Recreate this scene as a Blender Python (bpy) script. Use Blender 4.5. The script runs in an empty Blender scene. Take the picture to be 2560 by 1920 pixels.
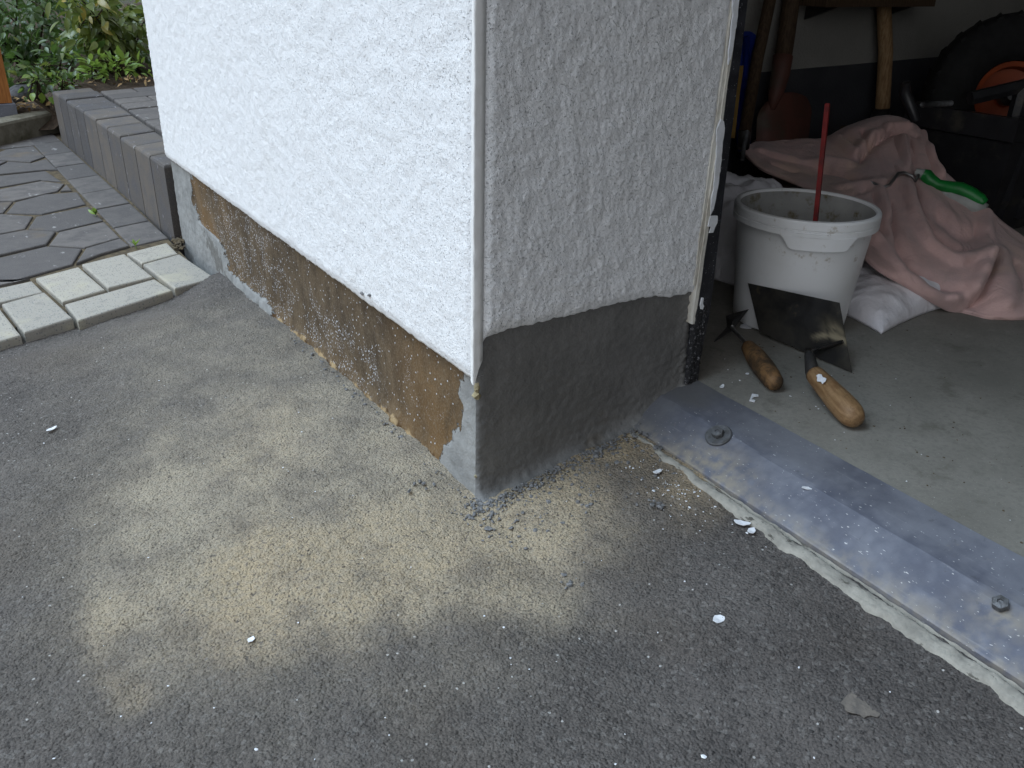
import bpy, math, random
import numpy as np
from mathutils import Vector, Matrix

sc = bpy.context.scene
col = sc.collection
R = math.radians; np.seterr(over='ignore')

# ------------------------------------------------------------------ camera
F = 2145.0                                    # focal length in pixels of the 2560 px wide photograph
YAW, PITCH, ROLL = R(56.12), R(26.2), R(1.54)
CAM = np.array([-0.44886, -0.74591, 0.58976])
_f = np.array([math.cos(YAW)*math.cos(PITCH), math.sin(YAW)*math.cos(PITCH), -math.sin(PITCH)])
_r0 = np.array([math.sin(YAW), -math.cos(YAW), 0.0]); _u0 = np.cross(_r0, _f)
_r = math.cos(ROLL)*_r0 + math.sin(ROLL)*_u0
_u = -math.sin(ROLL)*_r0 + math.cos(ROLL)*_u0
cd = bpy.data.cameras.new('camera'); cam = bpy.data.objects.new('camera', cd); col.objects.link(cam)
cam.matrix_world = Matrix(((_r[0], _u[0], -_f[0], CAM[0]), (_r[1], _u[1], -_f[1], CAM[1]), (_r[2], _u[2], -_f[2], CAM[2]), (0, 0, 0, 1)))
cd.sensor_width = 36.0; cd.lens = F/2560*36; cd.clip_start = 0.02; cd.clip_end = 400
sc.camera = cam

# ------------------------------------------------------------------ sky, sun, exposure
SUN_AZ = (-0.93, 0.36)                        # horizontal direction towards the sun
SUN_EL = R(60)
w = bpy.data.worlds.new('World'); sc.world = w; w.use_nodes = True
wn = w.node_tree; wn.nodes.clear()
wo = wn.nodes.new('ShaderNodeOutputWorld'); wb = wn.nodes.new('ShaderNodeBackground'); ws = wn.nodes.new('ShaderNodeTexSky')
ws.sky_type = 'NISHITA'; ws.sun_disc = False; ws.sun_elevation = SUN_EL
ws.sun_rotation = math.atan2(SUN_AZ[0], SUN_AZ[1])
ws.air_density = 1.0; ws.dust_density = 2.0; ws.ozone_density = 1.0
wb.inputs['Strength'].default_value = 0.12
wh = wn.nodes.new('ShaderNodeHueSaturation'); wh.inputs['Saturation'].default_value = 0.18   # thin even overcast
wn.links.new(ws.outputs[0], wh.inputs['Color']); wn.links.new(wh.outputs[0], wb.inputs[0]); wn.links.new(wb.outputs[0], wo.inputs[0])
sl = bpy.data.lights.new('sun', 'SUN'); sun = bpy.data.objects.new('sun', sl); col.objects.link(sun)
sl.energy = 1.5; sl.angle = R(45); sl.color = (0.52, 0.76, 1.0)
_a = Vector((SUN_AZ[0], SUN_AZ[1], 0)).normalized()*math.cos(SUN_EL) + Vector((0, 0, math.sin(SUN_EL)))
sun.rotation_euler = _a.to_track_quat('Z', 'Y').to_euler()
sun.location = (-4, 2, 5)
sc.view_settings.view_transform = 'Standard'; sc.view_settings.look = 'None'
sc.view_settings.gamma = 1.0; sc.view_settings.exposure = 0.9; sc.view_settings.use_curve_mapping = False

# ------------------------------------------------------------------ measuring helpers (photo sight lines -> world points on real planes)
def ray(x, y): return _f + _r*(x-1280)/F - _u*(y-960)/F
def hitp(x, y, n, c):
    d = ray(x, y); n = np.array(n, float)
    return CAM + d*((c-n@CAM)/(n@d))
def onz(x, y, z): return hitp(x, y, (0, 0, 1), z)
def onx(x, y, v): return hitp(x, y, (1, 0, 0), v)
def ony(x, y, v): return hitp(x, y, (0, 1, 0), v)
def far(x, y, t): d = ray(x, y); return CAM + d*t

# ------------------------------------------------------------------ numpy noise
def _h(ix, iy, s):
    n = (ix.astype(np.int64)*374761393 + iy.astype(np.int64)*668265263 + s*974634777) & 0xffffffff
    n = ((n ^ (n >> 13))*1274126177) & 0xffffffff
    n = ((n ^ (n >> 16))*2246822519) & 0xffffffff
    return ((n ^ (n >> 15)) & 0xffffff)/float(0x1000000)
def pn(x, y, s=0):
    x = np.asarray(x, float); y = np.asarray(y, float)
    xi = np.floor(x); yi = np.floor(y); fx = x-xi; fy = y-yi
    u = fx*fx*fx*(fx*(fx*6-15)+10); v = fy*fy*fy*(fy*(fy*6-15)+10)
    def g(ox, oy):
        a = _h(xi+ox, yi+oy, s)*2*np.pi
        return np.cos(a)*(fx-ox)+np.sin(a)*(fy-oy)
    return 1.5*((g(0, 0)*(1-u)+g(1, 0)*u)*(1-v)+(g(0, 1)*(1-u)+g(1, 1)*u)*v)
def fbm(x, y, o=4, s=0, gain=.5):
    t = 0; a = 1.0; k = 1.0
    for i in range(o):
        t = t+a*pn(np.asarray(x)*k, np.asarray(y)*k, s+i*17); a *= gain; k *= 2.03
    return t
def dome(x, y, s=0):
    xi = np.floor(x); yi = np.floor(y); best = np.full(x.shape, 9.0); hb = np.zeros(x.shape)
    for ox in (-1, 0, 1):
        for oy in (-1, 0, 1):
            cx = xi+ox; cy = yi+oy; d = (cx+_h(cx, cy, s)-x)**2+(cy+_h(cx, cy, s+1)-y)**2
            m_ = d < best; best = np.where(m_, d, best); hb = np.where(m_, _h(cx, cy, s+2), hb)
    return np.sqrt(np.clip(1-best*1.1, 0, 1))*(.35+.65*hb)
def sst(a, b, x): t = np.clip((x-a)/(b-a), 0, 1); return t*t*(3-2*t)

# ------------------------------------------------------------------ object helpers
def tag(o, label=None, cat=None, group=None, kind=None):
    if label: o['label'] = label
    if cat: o['category'] = cat
    if group: o['group'] = group
    if kind: o['kind'] = kind
    return o
def empty(name, loc=(0, 0, 0)):
    o = bpy.data.objects.new(name, None); col.objects.link(o); o.location = [float(v) for v in loc]; o.empty_display_size = .02
    return o
def origin(o):
    v = np.zeros(3)
    while o is not None: v = v+np.array(o.location); o = o.parent
    return v
def mesh(name, V, Fc, mat, parent=None, smooth=False, attrs=None, local=False):
    V = np.asarray(V, float)
    if parent is not None and not local: V = V-origin(parent)
    me = bpy.data.meshes.new(name); me.from_pydata(V.tolist(), [], Fc if isinstance(Fc, list) else Fc.tolist()); me.update()
    if attrs:
        for k, a in attrs.items():
            at = me.attributes.new(k, 'FLOAT', 'POINT'); at.data.foreach_set('value', np.asarray(a, np.float32).ravel())
    if smooth: me.polygons.foreach_set('use_smooth', [True]*len(me.polygons))
    o = bpy.data.objects.new(name, me); col.objects.link(o)
    if mat: me.materials.append(mat)
    if parent is not None: o.parent = parent
    return o
def gridf(n, m):
    i = np.arange(n-1)[:, None]*m+np.arange(m-1)[None, :]
    return np.stack([i, i+m, i+m+1, i+1], -1).reshape(-1, 4)
def box(x0, x1, y0, y1, z0, z1, b=0.0):
    if b <= 0:
        V = [(x, y, z) for z in (z0, z1) for y in (y0, y1) for x in (x0, x1)]
        return V, [(0, 2, 3, 1), (4, 5, 7, 6), (0, 1, 5, 4), (2, 6, 7, 3), (0, 4, 6, 2), (1, 3, 7, 5)]
    return prism([(x0, y0), (x1, y0), (x1, y1), (x0, y1)], z0, z1, b)
def area2(p): return sum(p[i][0]*p[(i+1) % len(p)][1]-p[(i+1) % len(p)][0]*p[i][1] for i in range(len(p)))
def inset(p, d):
    n = len(p); out = []
    for i in range(n):
        a = np.array(p[i-1]); b = np.array(p[i]); c = np.array(p[(i+1) % n])
        e1 = (b-a)/max(np.linalg.norm(b-a), 1e-9); e2 = (c-b)/max(np.linalg.norm(c-b), 1e-9)
        n1 = np.array([-e1[1], e1[0]]); n2 = np.array([-e2[1], e2[0]])
        k = n1+n2; k = k/max(k@k, .25)*2
        out.append(tuple(b+k*d))
    return out
def prism(poly, z0, z1, b, dz=None):
    """bevelled prism over a flat outline; dz(x,y) tilts/warps its top"""
    p = [tuple(map(float, q)) for q in poly]
    if area2(p) < 0: p = p[::-1]
    n = len(p); q = inset(p, b*.35); r = inset(p, b*1.25)
    V = [(x, y, z0) for x, y in p]+[(x, y, z1-b) for x, y in p]+[(x, y, z1-b*.3) for x, y in q]+[(x, y, z1) for x, y in r]
    Fc = [tuple(range(n))[::-1]]
    for k in range(3):
        for i in range(n):
            j = (i+1) % n; Fc.append((k*n+i, k*n+j, (k+1)*n+j, (k+1)*n+i))
    Fc.append(tuple(range(3*n, 4*n)))
    if dz: V = [(x, y, z+(dz(x, y) if i >= n else 0)) for i, (x, y, z) in enumerate(V)]
    return V, Fc
def frame(t):
    t = t/np.linalg.norm(t); a = np.array([0, 0, 1.]) if abs(t[2]) < .9 else np.array([1., 0, 0])
    s = np.cross(t, a); s /= np.linalg.norm(s); return s, np.cross(s, t)
def tube(path, rad, n=12, cap=True, flat=1.0, up=None):
    P = [np.array(p, float) for p in path]; V = []; Fc = []
    if np.isscalar(rad): rad = [rad]*len(P)
    s = None
    for i, p in enumerate(P):
        t = P[min(i+1, len(P)-1)]-P[max(i-1, 0)]; t /= np.linalg.norm(t)
        if s is None:
            s, b = frame(t)
            if up is not None: s = np.cross(t, up); s /= np.linalg.norm(s)
        s = s-t*(s@t); s /= np.linalg.norm(s); b = np.cross(s, t)
        for k in range(n):
            a = 2*math.pi*k/n; V.append(p+rad[i]*(math.cos(a)*s+flat*math.sin(a)*b))
    for i in range(len(P)-1):
        for k in range(n):
            k2 = (k+1) % n; Fc.append((i*n+k, i*n+k2, (i+1)*n+k2, (i+1)*n+k))
    if cap: Fc.append(tuple(range(n))); Fc.append(tuple(range((len(P)-1)*n, len(P)*n))[::-1])
    return V, Fc
def lathe(prof, c=(0, 0, 0), axis=(0, 0, 1), n=48, wob=None):
    ax = np.array(axis, float); ax /= np.linalg.norm(ax); s, b = frame(ax); c = np.array(c, float)
    V = []; Fc = []; m = len(prof)
    for (r, z) in prof:
        for k in range(n):
            a = 2*math.pi*k/n; V.append(c+ax*z+max(r, 1e-5)*(math.cos(a)*s+math.sin(a)*b))
    for i in range(m-1):
        for k in range(n):
            k2 = (k+1) % n; Fc.append((i*n+k, (i+1)*n+k, (i+1)*n+k2, i*n+k2))
    return V, Fc
def grain(V, c, axis_):
    ax = np.array(axis_, float); ax /= np.linalg.norm(ax); a_, b_ = frame(ax); q = np.array(V)-np.array(c)
    return {'gx': q@a_, 'gy': q@b_, 'gz': q@ax}
def join(*parts):
    V = []; Fc = []
    for v, f in parts:
        o = len(V); V += [tuple(q) for q in v]; Fc += [tuple(int(i)+o for i in q) for q in f]
    return V, Fc
def slab(P3, n, th):
    """thin plate over a 3-D outline, thickness th along n"""
    P3 = [np.array(p, float) for p in P3]; n = np.array(n, float); n /= np.linalg.norm(n); k = len(P3)
    V = P3+[p+n*th for p in P3]
    Fc = [tuple(range(k))[::-1], tuple(range(k, 2*k))]+[(i, (i+1) % k, k+(i+1) % k, k+i) for i in range(k)]
    return V, Fc
ICO_V = None
def ico():
    global ICO_V
    if ICO_V is None:
        t = (1+5**.5)/2
        v = np.array([(-1, t, 0), (1, t, 0), (-1, -t, 0), (1, -t, 0), (0, -1, t), (0, 1, t), (0, -1, -t), (0, 1, -t), (t, 0, -1), (t, 0, 1), (-t, 0, -1), (-t, 0, 1)])/math.hypot(1, t)
        f = [(0, 11, 5), (0, 5, 1), (0, 1, 7), (0, 7, 10), (0, 10, 11), (1, 5, 9), (5, 11, 4), (11, 10, 2), (10, 7, 6), (7, 1, 8), (3, 9, 4), (3, 4, 2), (3, 2, 6), (3, 6, 8), (3, 8, 9), (4, 9, 5), (2, 4, 11), (6, 2, 10), (8, 6, 7), (9, 8, 1)]
        ICO_V = (v, np.array(f))
    return ICO_V
def rocks(pos, size, rng, flat=.7, jag=.35):
    v, f = ico(); VV = []; FF = []
    for i, (p, s) in enumerate(zip(pos, size)):
        q = v*(1+rng.uniform(-jag, jag, (12, 1)))*s*np.array([rng.uniform(.7, 1.3), rng.uniform(.7, 1.3), flat*rng.uniform(.7, 1.2)])
        a = rng.uniform(0, 6.28); c, n = math.cos(a), math.sin(a)
        q = q@np.array([[c, n, 0], [-n, c, 0], [0, 0, 1]])+np.array(p)
        VV.append(q); FF.append(f+12*i)
    return np.concatenate(VV), np.concatenate(FF)

# ------------------------------------------------------------------ material helper
class NB:
    def __init__(s, name, rough=.8, spec=.3, metal=0.0):
        s.m = bpy.data.materials.new(name); s.m.use_nodes = True; s.t = s.m.node_tree; s.t.nodes.clear()
        s.out = s.t.nodes.new('ShaderNodeOutputMaterial'); s.b = s.t.nodes.new('ShaderNodeBsdfPrincipled')
        s.t.links.new(s.b.outputs[0], s.out.inputs[0])
        s.b.inputs['Roughness'].default_value = rough; s.b.inputs['Specular IOR Level'].default_value = spec; s.b.inputs['Metallic'].default_value = metal
        tc = s.t.nodes.new('ShaderNodeTexCoord'); s.P = tc.outputs['Object']
    def put(s, sock, v):
        if isinstance(v, bpy.types.NodeSocket): s.t.links.new(v, sock)
        else:
            if sock.type == 'RGBA' and len(v) == 3: v = (*v, 1)
            sock.default_value = v
    def scale(s, v, vec=None):
        n = s.t.nodes.new('ShaderNodeMapping'); n.inputs['Scale'].default_value = v; s.put(n.inputs['Vector'], vec or s.P); return n.outputs[0]
    def noise(s, sc_, d=3, r=.55, vec=None, dist=0.0):
        n = s.t.nodes.new('ShaderNodeTexNoise'); n.inputs['Scale'].default_value = sc_; n.inputs['Detail'].default_value = d; n.inputs['Roughness'].default_value = r; n.inputs['Distortion'].default_value = dist
        s.put(n.inputs['Vector'], vec or s.P); return n.outputs[0]
    def vor(s, sc_, vec=None, out='Distance', feature='F1', rnd=1.0):
        n = s.t.nodes.new('ShaderNodeTexVoronoi'); n.feature = feature; n.inputs['Scale'].default_value = sc_; n.inputs['Randomness'].default_value = rnd
        s.put(n.inputs['Vector'], vec or s.P); return n.outputs[out]
    def wave(s, sc_, dist, vec=None, direction='X', d=3):
        n = s.t.nodes.new('ShaderNodeTexWave'); n.bands_direction = direction; n.inputs['Scale'].default_value = sc_; n.inputs['Distortion'].default_value = dist; n.inputs['Detail'].default_value = d
        s.put(n.inputs['Vector'], vec or s.P); return n.outputs['Fac']
    def mr(s, v, a, b, c=0.0, d=1.0, smooth=True):
        n = s.t.nodes.new('ShaderNodeMapRange'); n.interpolation_type = 'SMOOTHSTEP' if smooth else 'LINEAR'
        for k, q in zip(('Value', 'From Min', 'From Max', 'To Min', 'To Max'), (v, a, b, c, d)): s.put(n.inputs[k], q)
        return n.outputs[0]
    def ma(s, op, a, b=0.0):
        n = s.t.nodes.new('ShaderNodeMath'); n.operation = op; s.put(n.inputs[0], a); s.put(n.inputs[1], b); return n.outputs[0]
    def mix(s, f, a, b, mode='MIX'):
        n = s.t.nodes.new('ShaderNodeMix'); n.data_type = 'RGBA'; n.blend_type = mode
        s.put(n.inputs[0], f); s.put(n.inputs[6], a); s.put(n.inputs[7], b); return n.outputs[2]
    def attr(s, name):
        n = s.t.nodes.new('ShaderNodeAttribute'); n.attribute_name = name; return n.outputs['Fac']
    def rnd(s):
        return s.t.nodes.new('ShaderNodeObjectInfo').outputs['Random']
    def geo(s, o): return s.t.nodes.new('ShaderNodeNewGeometry').outputs[o]
    def sep(s, k):
        n = s.t.nodes.new('ShaderNodeSeparateXYZ'); s.put(n.inputs[0], s.P); return n.outputs[k]
    def bump(s, h, dist, strength=1.0, prev=None):
        n = s.t.nodes.new('ShaderNodeBump'); n.inputs['Distance'].default_value = dist; n.inputs['Strength'].default_value = strength
        s.put(n.inputs['Height'], h)
        if prev is not None: s.put(n.inputs['Normal'], prev)
        return n.outputs[0]
    def done(s, colr, normal=None, rough=None):
        s.put(s.b.inputs['Base Color'], colr)
        if normal is not None: s.put(s.b.inputs['Normal'], normal)
        if rough is not None: s.put(s.b.inputs['Roughness'], rough)
        return s.m

M = {}
def simple(name, c1, c2=None, sc_=30, rough=.7, spec=.3, metal=0.0, bump=0.0, bsc=200, dirt=None, dsc=12):
    k = NB(name, rough, spec, metal)
    c = k.mix(k.mr(k.noise(sc_, 4), .3, .7), c1, c2 or tuple(v*.75 for v in c1))
    if dirt is not None: c = k.mix(k.mr(k.noise(dsc, 5, .65), .52, .72), c, dirt)
    nm = k.bump(k.noise(bsc, 3), bump) if bump else None
    M[name] = k.done(c, nm); return M[name]

# asphalt: bound grit, light stones, sand and cement dust (vertex attributes 'dust' and 'hue')
k = NB('asphalt', .85, .25)
warp = k.noise(60, 2)
cellc = k.vor(260, out='Color'); celld = k.vor(260)
n1 = k.noise(420, 3, .6); n2 = k.noise(9, 4, .6); n3 = k.noise(150, 3)
base = k.mix(k.mr(n2, .3, .72), (.068, .061, .058), (.108, .097, .091))
base = k.mix(k.mr(n1, .35, .7, 0, .6), base, (.135, .123, .116))
sepc = k.t.nodes.new('ShaderNodeSeparateColor'); k.put(sepc.inputs[0], cellc)
base = k.mix(k.mr(sepc.outputs[0], .84, .95, 0, .45), base, (.20, .19, .18))
base = k.mix(k.mr(sepc.outputs[1], .88, .97, 0, .5), base, (.024, .023, .024))
stonecol = k.t.nodes.new('ShaderNodeSeparateColor'); k.put(stonecol.inputs[0], k.vor(170, out='Color'))
base = k.mix(k.ma('MULTIPLY', k.mr(k.vor(170), .16, .26, 1, 0), k.mr(stonecol.outputs[2], .968, .972)), base, (.50, .49, .47))
base = k.mix(k.mr(k.noise(3.2, 3), .50, .62, 0, .35), base, (.10, .083, .070))
dust = k.attr('dust'); hue = k.attr('hue')
dcol = k.mix(hue, (.330, .302, .245), (.48, .362, .212))
dcol = k.mix(k.mr(n3, .3, .75), dcol, k.mix(.5, dcol, (.30, .275, .23)))
dm = k.ma('MULTIPLY', dust, k.mr(k.ma('ADD', n1, k.ma('MULTIPLY', n3, .6)), .45, .95, .55, 1.35))
dm = k.ma('MINIMUM', k.ma('MAXIMUM', dm, 0.0), .92)
pit = k.mr(k.noise(210, 2, .5), .26, .42, 1.0, 0.0)
dm = k.ma('MULTIPLY', dm, k.ma('SUBTRACT', 1.0, k.ma('MULTIPLY', pit, .75)))
c = k.mix(dm, base, dcol)
nm = k.bump(k.mr(celld, 0, .75, 1, 0), .0012, .8)
nm = k.bump(k.noise(330, 5, .72), .0034, .8, nm)
nm = k.bump(k.mr(k.vor(330), 0, .8, 1, 0), .0016, .8, nm)
nm = k.bump(k.noise(800, 2), .0006, .7, nm)
M['asphalt'] = k.done(c, nm)

# painted rough plaster
k = NB('white_plaster', .75, .25)
st = k.mr(k.noise(5, 4, .6), .55, .8, 0, .22)
c = k.mix(st, (.785, .790, .800), (.64, .62, .58))
c = k.mix(k.mr(k.noise(330, 3, .6), .27, .38, .5, 0), c, (.46, .46, .47))  # shading of the small pits put into the colour as grey specks
c = k.mix(k.mr(k.noise(70, 5, .75), .70, .75, 0, .6), c, (.42, .40, .35))
mpn = k.t.nodes.new('ShaderNodeMapping'); mpn.inputs['Rotation'].default_value = (R(22), R(-28), 0); mpn.inputs['Scale'].default_value = (1, 1, .5); k.put(mpn.inputs['Vector'], k.P)
nm = k.bump(k.noise(340, 5, .7), .0020, .8); nm = k.bump(k.mr(k.noise(360, 2), .28, .40), .0016, .9, nm)
M['white_plaster'] = k.done(c, nm)
k = NB('smooth_white', .6, .3)
c = k.mix(k.mr(k.noise(40, 4, .6), .5, .78, 0, .5), (.78, .78, .77), (.55, .52, .46))
M['smooth_white'] = k.done(c, k.bump(k.noise(300, 3), .0005, .6))
k = NB('putty', .75, .25)
c = k.mix(k.mr(k.noise(60, 5, .7, k.scale((1, 1, .25))), .42, .66, 0, .8), (.66, .64, .58), (.34, .30, .24))
M['putty'] = k.done(c, k.bump(k.noise(160, 4), .0015, .8))

# bare plinth with remains of thin cement coat ('coat' attribute, 1 = coated)
k = NB('plinth', .85, .2)
pv = k.scale((1, 1, .16)); n_s = k.noise(26, 6, .7, k.scale((1, 1, .5))); n_b = k.noise(7, 4, .6); n_f = k.noise(300, 3)
br = k.mix(k.mr(n_s, .32, .68), (.058, .041, .026), (.122, .088, .054))
br = k.mix(k.ma('MULTIPLY', k.attr('rust'), k.mr(n_b, .35, .62, 0, .6)), br, (.185, .102, .036))
br = k.mix(k.mr(k.noise(18, 5, .7, k.scale((1, 1, .5))), .54, .68, 0, .7), br, (.062, .042, .024))
br = k.mix(k.mr(n_b, .40, .25, 0, .6), br, (.15, .125, .10))
br = k.mix(k.mr(n_f, .45, .75, 0, .45), br, (.20, .165, .12))
sp_zone = k.ma('MULTIPLY', k.attr('fleck'), k.mr(k.noise(30, 4, .65), .38, .66))
dots = k.mr(k.vor(190), .16, .30, 1, 0)
sel = k.t.nodes.new('ShaderNodeSeparateColor'); k.put(sel.inputs[0], k.vor(190, out='Color'))
dots = k.ma('MULTIPLY', dots, k.mr(k.ma('SUBTRACT', sel.outputs[0], k.ma('MULTIPLY', sp_zone, .60)), .02, .06, 1, 0))
fleck = k.ma('MULTIPLY', k.mr(k.noise(260, 5, .7), .57, .63), k.mr(sp_zone, .25, .6))
small = k.ma('MULTIPLY', k.mr(k.vor(420), .18, .30, .8, 0), k.mr(k.noise(24, 4, .7), .56, .66))
fleck = k.ma('MAXIMUM', fleck, small)
br = k.mix(k.ma('MULTIPLY', k.ma('MAXIMUM', dots, fleck), .9), br, (.60, .61, .64))
cc = k.mix(k.mr(k.noise(25, 4, .6), .35, .7), (.27, .272, .265), (.20, .202, .198))
cm = k.mr(k.ma('ADD', k.attr('coat'), k.ma('MULTIPLY', k.ma('SUBTRACT', k.noise(75, 6, .72), .5), 1.3)), .47, .53)
dk = k.mr(k.ma('ADD', k.attr('dark'), k.ma('MULTIPLY', k.ma('SUBTRACT', k.noise(45, 6, .75), .5), 1.8)), .40, .56)
cc = k.mix(k.ma('MULTIPLY', dk, .85), cc, (.13, .125, .115))
ru = k.mr(k.ma('ADD', k.attr('crust'), k.ma('MULTIPLY', k.ma('SUBTRACT', k.noise(90, 4, .65), .5), .8)), .45, .6)
br = k.mix(ru, br, k.mix(k.mr(k.noise(35, 4), .42, .6), (.075, .042, .018), (.34, .25, .14)))
c = k.mix(cm, br, cc)
nm = k.bump(cm, .003, .9); nm = k.bump(n_f, .0012, .8, nm); nm = k.bump(dots, .001, .8, nm); nm = k.bump(n_s, .002, .6, nm)
M['plinth'] = k.done(c, nm)

# fresh damp mortar
k = NB('fresh_mortar', .62, .35)
c = k.mix(k.mr(k.noise(14, 5, .6), .3, .7), (.120, .118, .114), (.152, .149, .144))
c = k.mix(k.mr(k.noise(240, 3), .4, .8, 0, .5), c, (.105, .10, .088))
c = k.mix(k.mr(k.noise(9, 4), .64, .74, 0, .4), c, (.10, .080, .055))
c = k.mix(k.attr('dry'), c, (.24, .245, .25))
nm = k.bump(k.noise(330, 3), .0012, .7); nm = k.bump(k.noise(38, 4, .6, k.scale((.5, 1, 1))), .0025, .5, nm)
M['fresh_mortar'] = k.done(c, nm)
simple('mortar_crumb', (.21, .21, .215), (.11, .108, .105), 300, .85, .2, bump=.001, bsc=600)

# concrete garage floor
k = NB('floor_concrete', .72, .3)
c = k.mix(k.mr(k.noise(5, 5, .6), .3, .7), (.172, .164, .144), (.245, .234, .207))
c = k.mix(k.mr(k.noise(180, 3), .4, .75, 0, .5), c, (.150, .145, .128))
c = k.mix(k.mr(k.noise(17, 5, .72), .54, .70, 0, .55), c, (.105, .098, .080))
c = k.mix(k.mr(k.noise(40, 5, .7), .60, .72, 0, .5), c, (.27, .265, .24))
c = k.mix(k.mr(k.noise(600, 2), .66, .74, 0, .6), c, (.5, .49, .45))
M['floor_concrete'] = k.done(c, k.bump(k.noise(350, 3), .0007, .6))

# galvanised threshold
k = NB('galvanised', .6, .35, .2)
c = k.mix(k.mr(k.vor(70, out='Distance'), .1, .6), (.130, .138, .172), (.100, .107, .138))
c = k.mix(k.mr(k.noise(9, 5, .65), .40, .68), c, (.180, .190, .222))
c = k.mix(k.mr(k.noise(26, 5, .7), .64, .76, 0, .45), c, (.22, .20, .165))
c = k.mix(k.mr(k.noise(55, 5, .7, k.scale((3, .25, 1))), .58, .72, 0, .5), c, (.235, .245, .275))
c = k.mix(k.mr(k.noise(90, 5, .7), .62, .70, 0, .5), c, (.09, .092, .105))
c = k.mix(k.mr(k.noise(500, 2, .5, k.scale((1, .35, 1))), .69, .74, 0, .8), c, (.62, .62, .62))
c = k.mix(k.ma('MULTIPLY', k.attr('grime_shade'), .75), c, (.125, .125, .130))
c = k.mix(k.ma('MULTIPLY', k.attr('sand'), k.mr(k.noise(60, 4), .3, .65)), c, (.28, .25, .20))
M['galvanised'] = k.done(c, k.bump(k.noise(140, 4), .0006, .5), k.mr(k.noise(40, 3), .3, .7, .45, .7))
simple('bolt_steel', (.13, .135, .145), (.08, .08, .08), 120, .55, .5, .4, bump=.0006, bsc=400)
k = NB('cement_edge', .85, .2)
c = k.mix(k.mr(k.noise(40, 5, .65), .3, .7), (.34, .325, .285), (.22, .21, .185))
c = k.mix(k.mr(k.noise(120, 4, .7, k.scale((1, .4, 1))), .60, .68, 0, .9), c, (.07, .065, .055))
M['cement_edge'] = k.done(c, k.bump(k.noise(160, 4), .0022, .9))
k = NB('black_steel', .45, .5)
c = k.mix(k.mr(k.noise(60, 4), .4, .7), (.012, .012, .016), (.028, .028, .034))
c = k.mix(k.mr(k.noise(420, 3, .6), .66, .70, 0, .8), c, (.42, .43, .46))
M['black_steel'] = k.done(c, k.bump(k.noise(200, 3), .0006, .5))
k = NB('frame_mortar', .85, .25)
c = k.mix(k.mr(k.noise(300, 4, .65), .55, .68), (.022, .022, .024), (.20, .20, .21))
M['frame_mortar'] = k.done(c, k.bump(k.noise(220, 4, .6), .003, 1.0))
simple('white_paint', (.74, .76, .80), (.62, .63, .65), 80, .5, .4, bump=.0004, bsc=250)

# paving
k = NB('dark_paver', .8, .25)
c = k.mix(k.rnd(), (.085, .080, .079), (.142, .130, .122))
c = k.mix(k.mr(k.noise(22, 5, .68), .38, .66, 0, .85), c, (.078, .073, .073))
c = k.mix(k.mr(k.noise(380, 3), .45, .7, 0, .6), c, (.145, .130, .120))
c = k.mix(k.mr(k.noise(55, 5, .7, k.scale((.6, .3, 1))), .62, .70, 0, .75), c, (.34, .33, .32))
c = k.mix(k.mr(k.noise(5, 3), .62, .74, 0, .5), c, (.16, .115, .065))
M['dark_paver'] = k.done(c, k.bump(k.noise(380, 3), .001, .7))
k = NB('edge_block', .8, .25)
c = k.mix(k.rnd(), (.052, .051, .055), (.125, .108, .092))
c = k.mix(k.mr(k.noise(18, 4, .6), .4, .7, 0, .7), c, (.075, .075, .085))
c = k.mix(k.mr(k.noise(320, 3), .45, .7, 0, .5), c, (.150, .136, .122))
c = k.mix(k.mr(k.noise(60, 5, .7, k.scale((1, 1, .3))), .64, .70, 0, .75), c, (.42, .42, .44))
M['edge_block'] = k.done(c, k.bump(k.noise(320, 3), .001, .7))
k = NB('white_paver', .8, .25)
c = k.mix(k.rnd(), (.29, .272, .236), (.37, .342, .285))
sp = k.vor(230); sc2 = k.t.nodes.new('ShaderNodeSeparateColor'); k.put(sc2.inputs[0], k.vor(230, out='Color'))
dd = k.ma('MULTIPLY', k.mr(sp, .28, .42, 1, 0), k.mr(sc2.outputs[0], .55, .62, 0, 1))
c = k.mix(k.ma('MULTIPLY', dd, .85), c, (.13, .13, .135))
c = k.mix(k.mr(k.noise(500, 3), .4, .7, 0, .5), c, (.36, .35, .33))
c = k.mix(k.mr(k.noise(12, 4), .56, .72, 0, .5), c, (.44, .40, .29))
c = k.mix(k.mr(k.noise(35, 5, .7), .56, .70, 0, .55), c, (.20, .19, .175))
M['white_paver'] = k.done(c, k.bump(k.noise(400, 3), .0014, .8))
simple('joint_soil', (.075, .062, .046), (.14, .11, .07), 60, .95, .1, bump=.003, bsc=250)
simple('soil', (.045, .034, .026), (.075, .055, .04), 40, .95, .1, bump=.006, bsc=120)
simple('kerb_concrete', (.22, .205, .165), (.13, .12, .09), 25, .9, .15, bump=.002, bsc=260, dirt=(.07, .065, .04), dsc=9)
simple('far_ground', (.06, .055, .045), (.05, .06, .035), 2, .95, .1)
simple('rock', (.10, .10, .105), (.06, .06, .06), 40, .9, .2, bump=.004, bsc=80)

# garage interior
simple('inner_wall', (.27, .262, .24), (.21, .203, .187), 4, .9, .15, bump=.002, bsc=150)
simple('dark_band', (.035, .036, .042), (.05, .05, .055), 8, .85, .2, bump=.001, bsc=200)
simple('ceiling_board', (.10, .09, .08), None, 5, .9, .1)
simple('roof_felt', (.05, .05, .05), None, 5, .9, .1)

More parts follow.
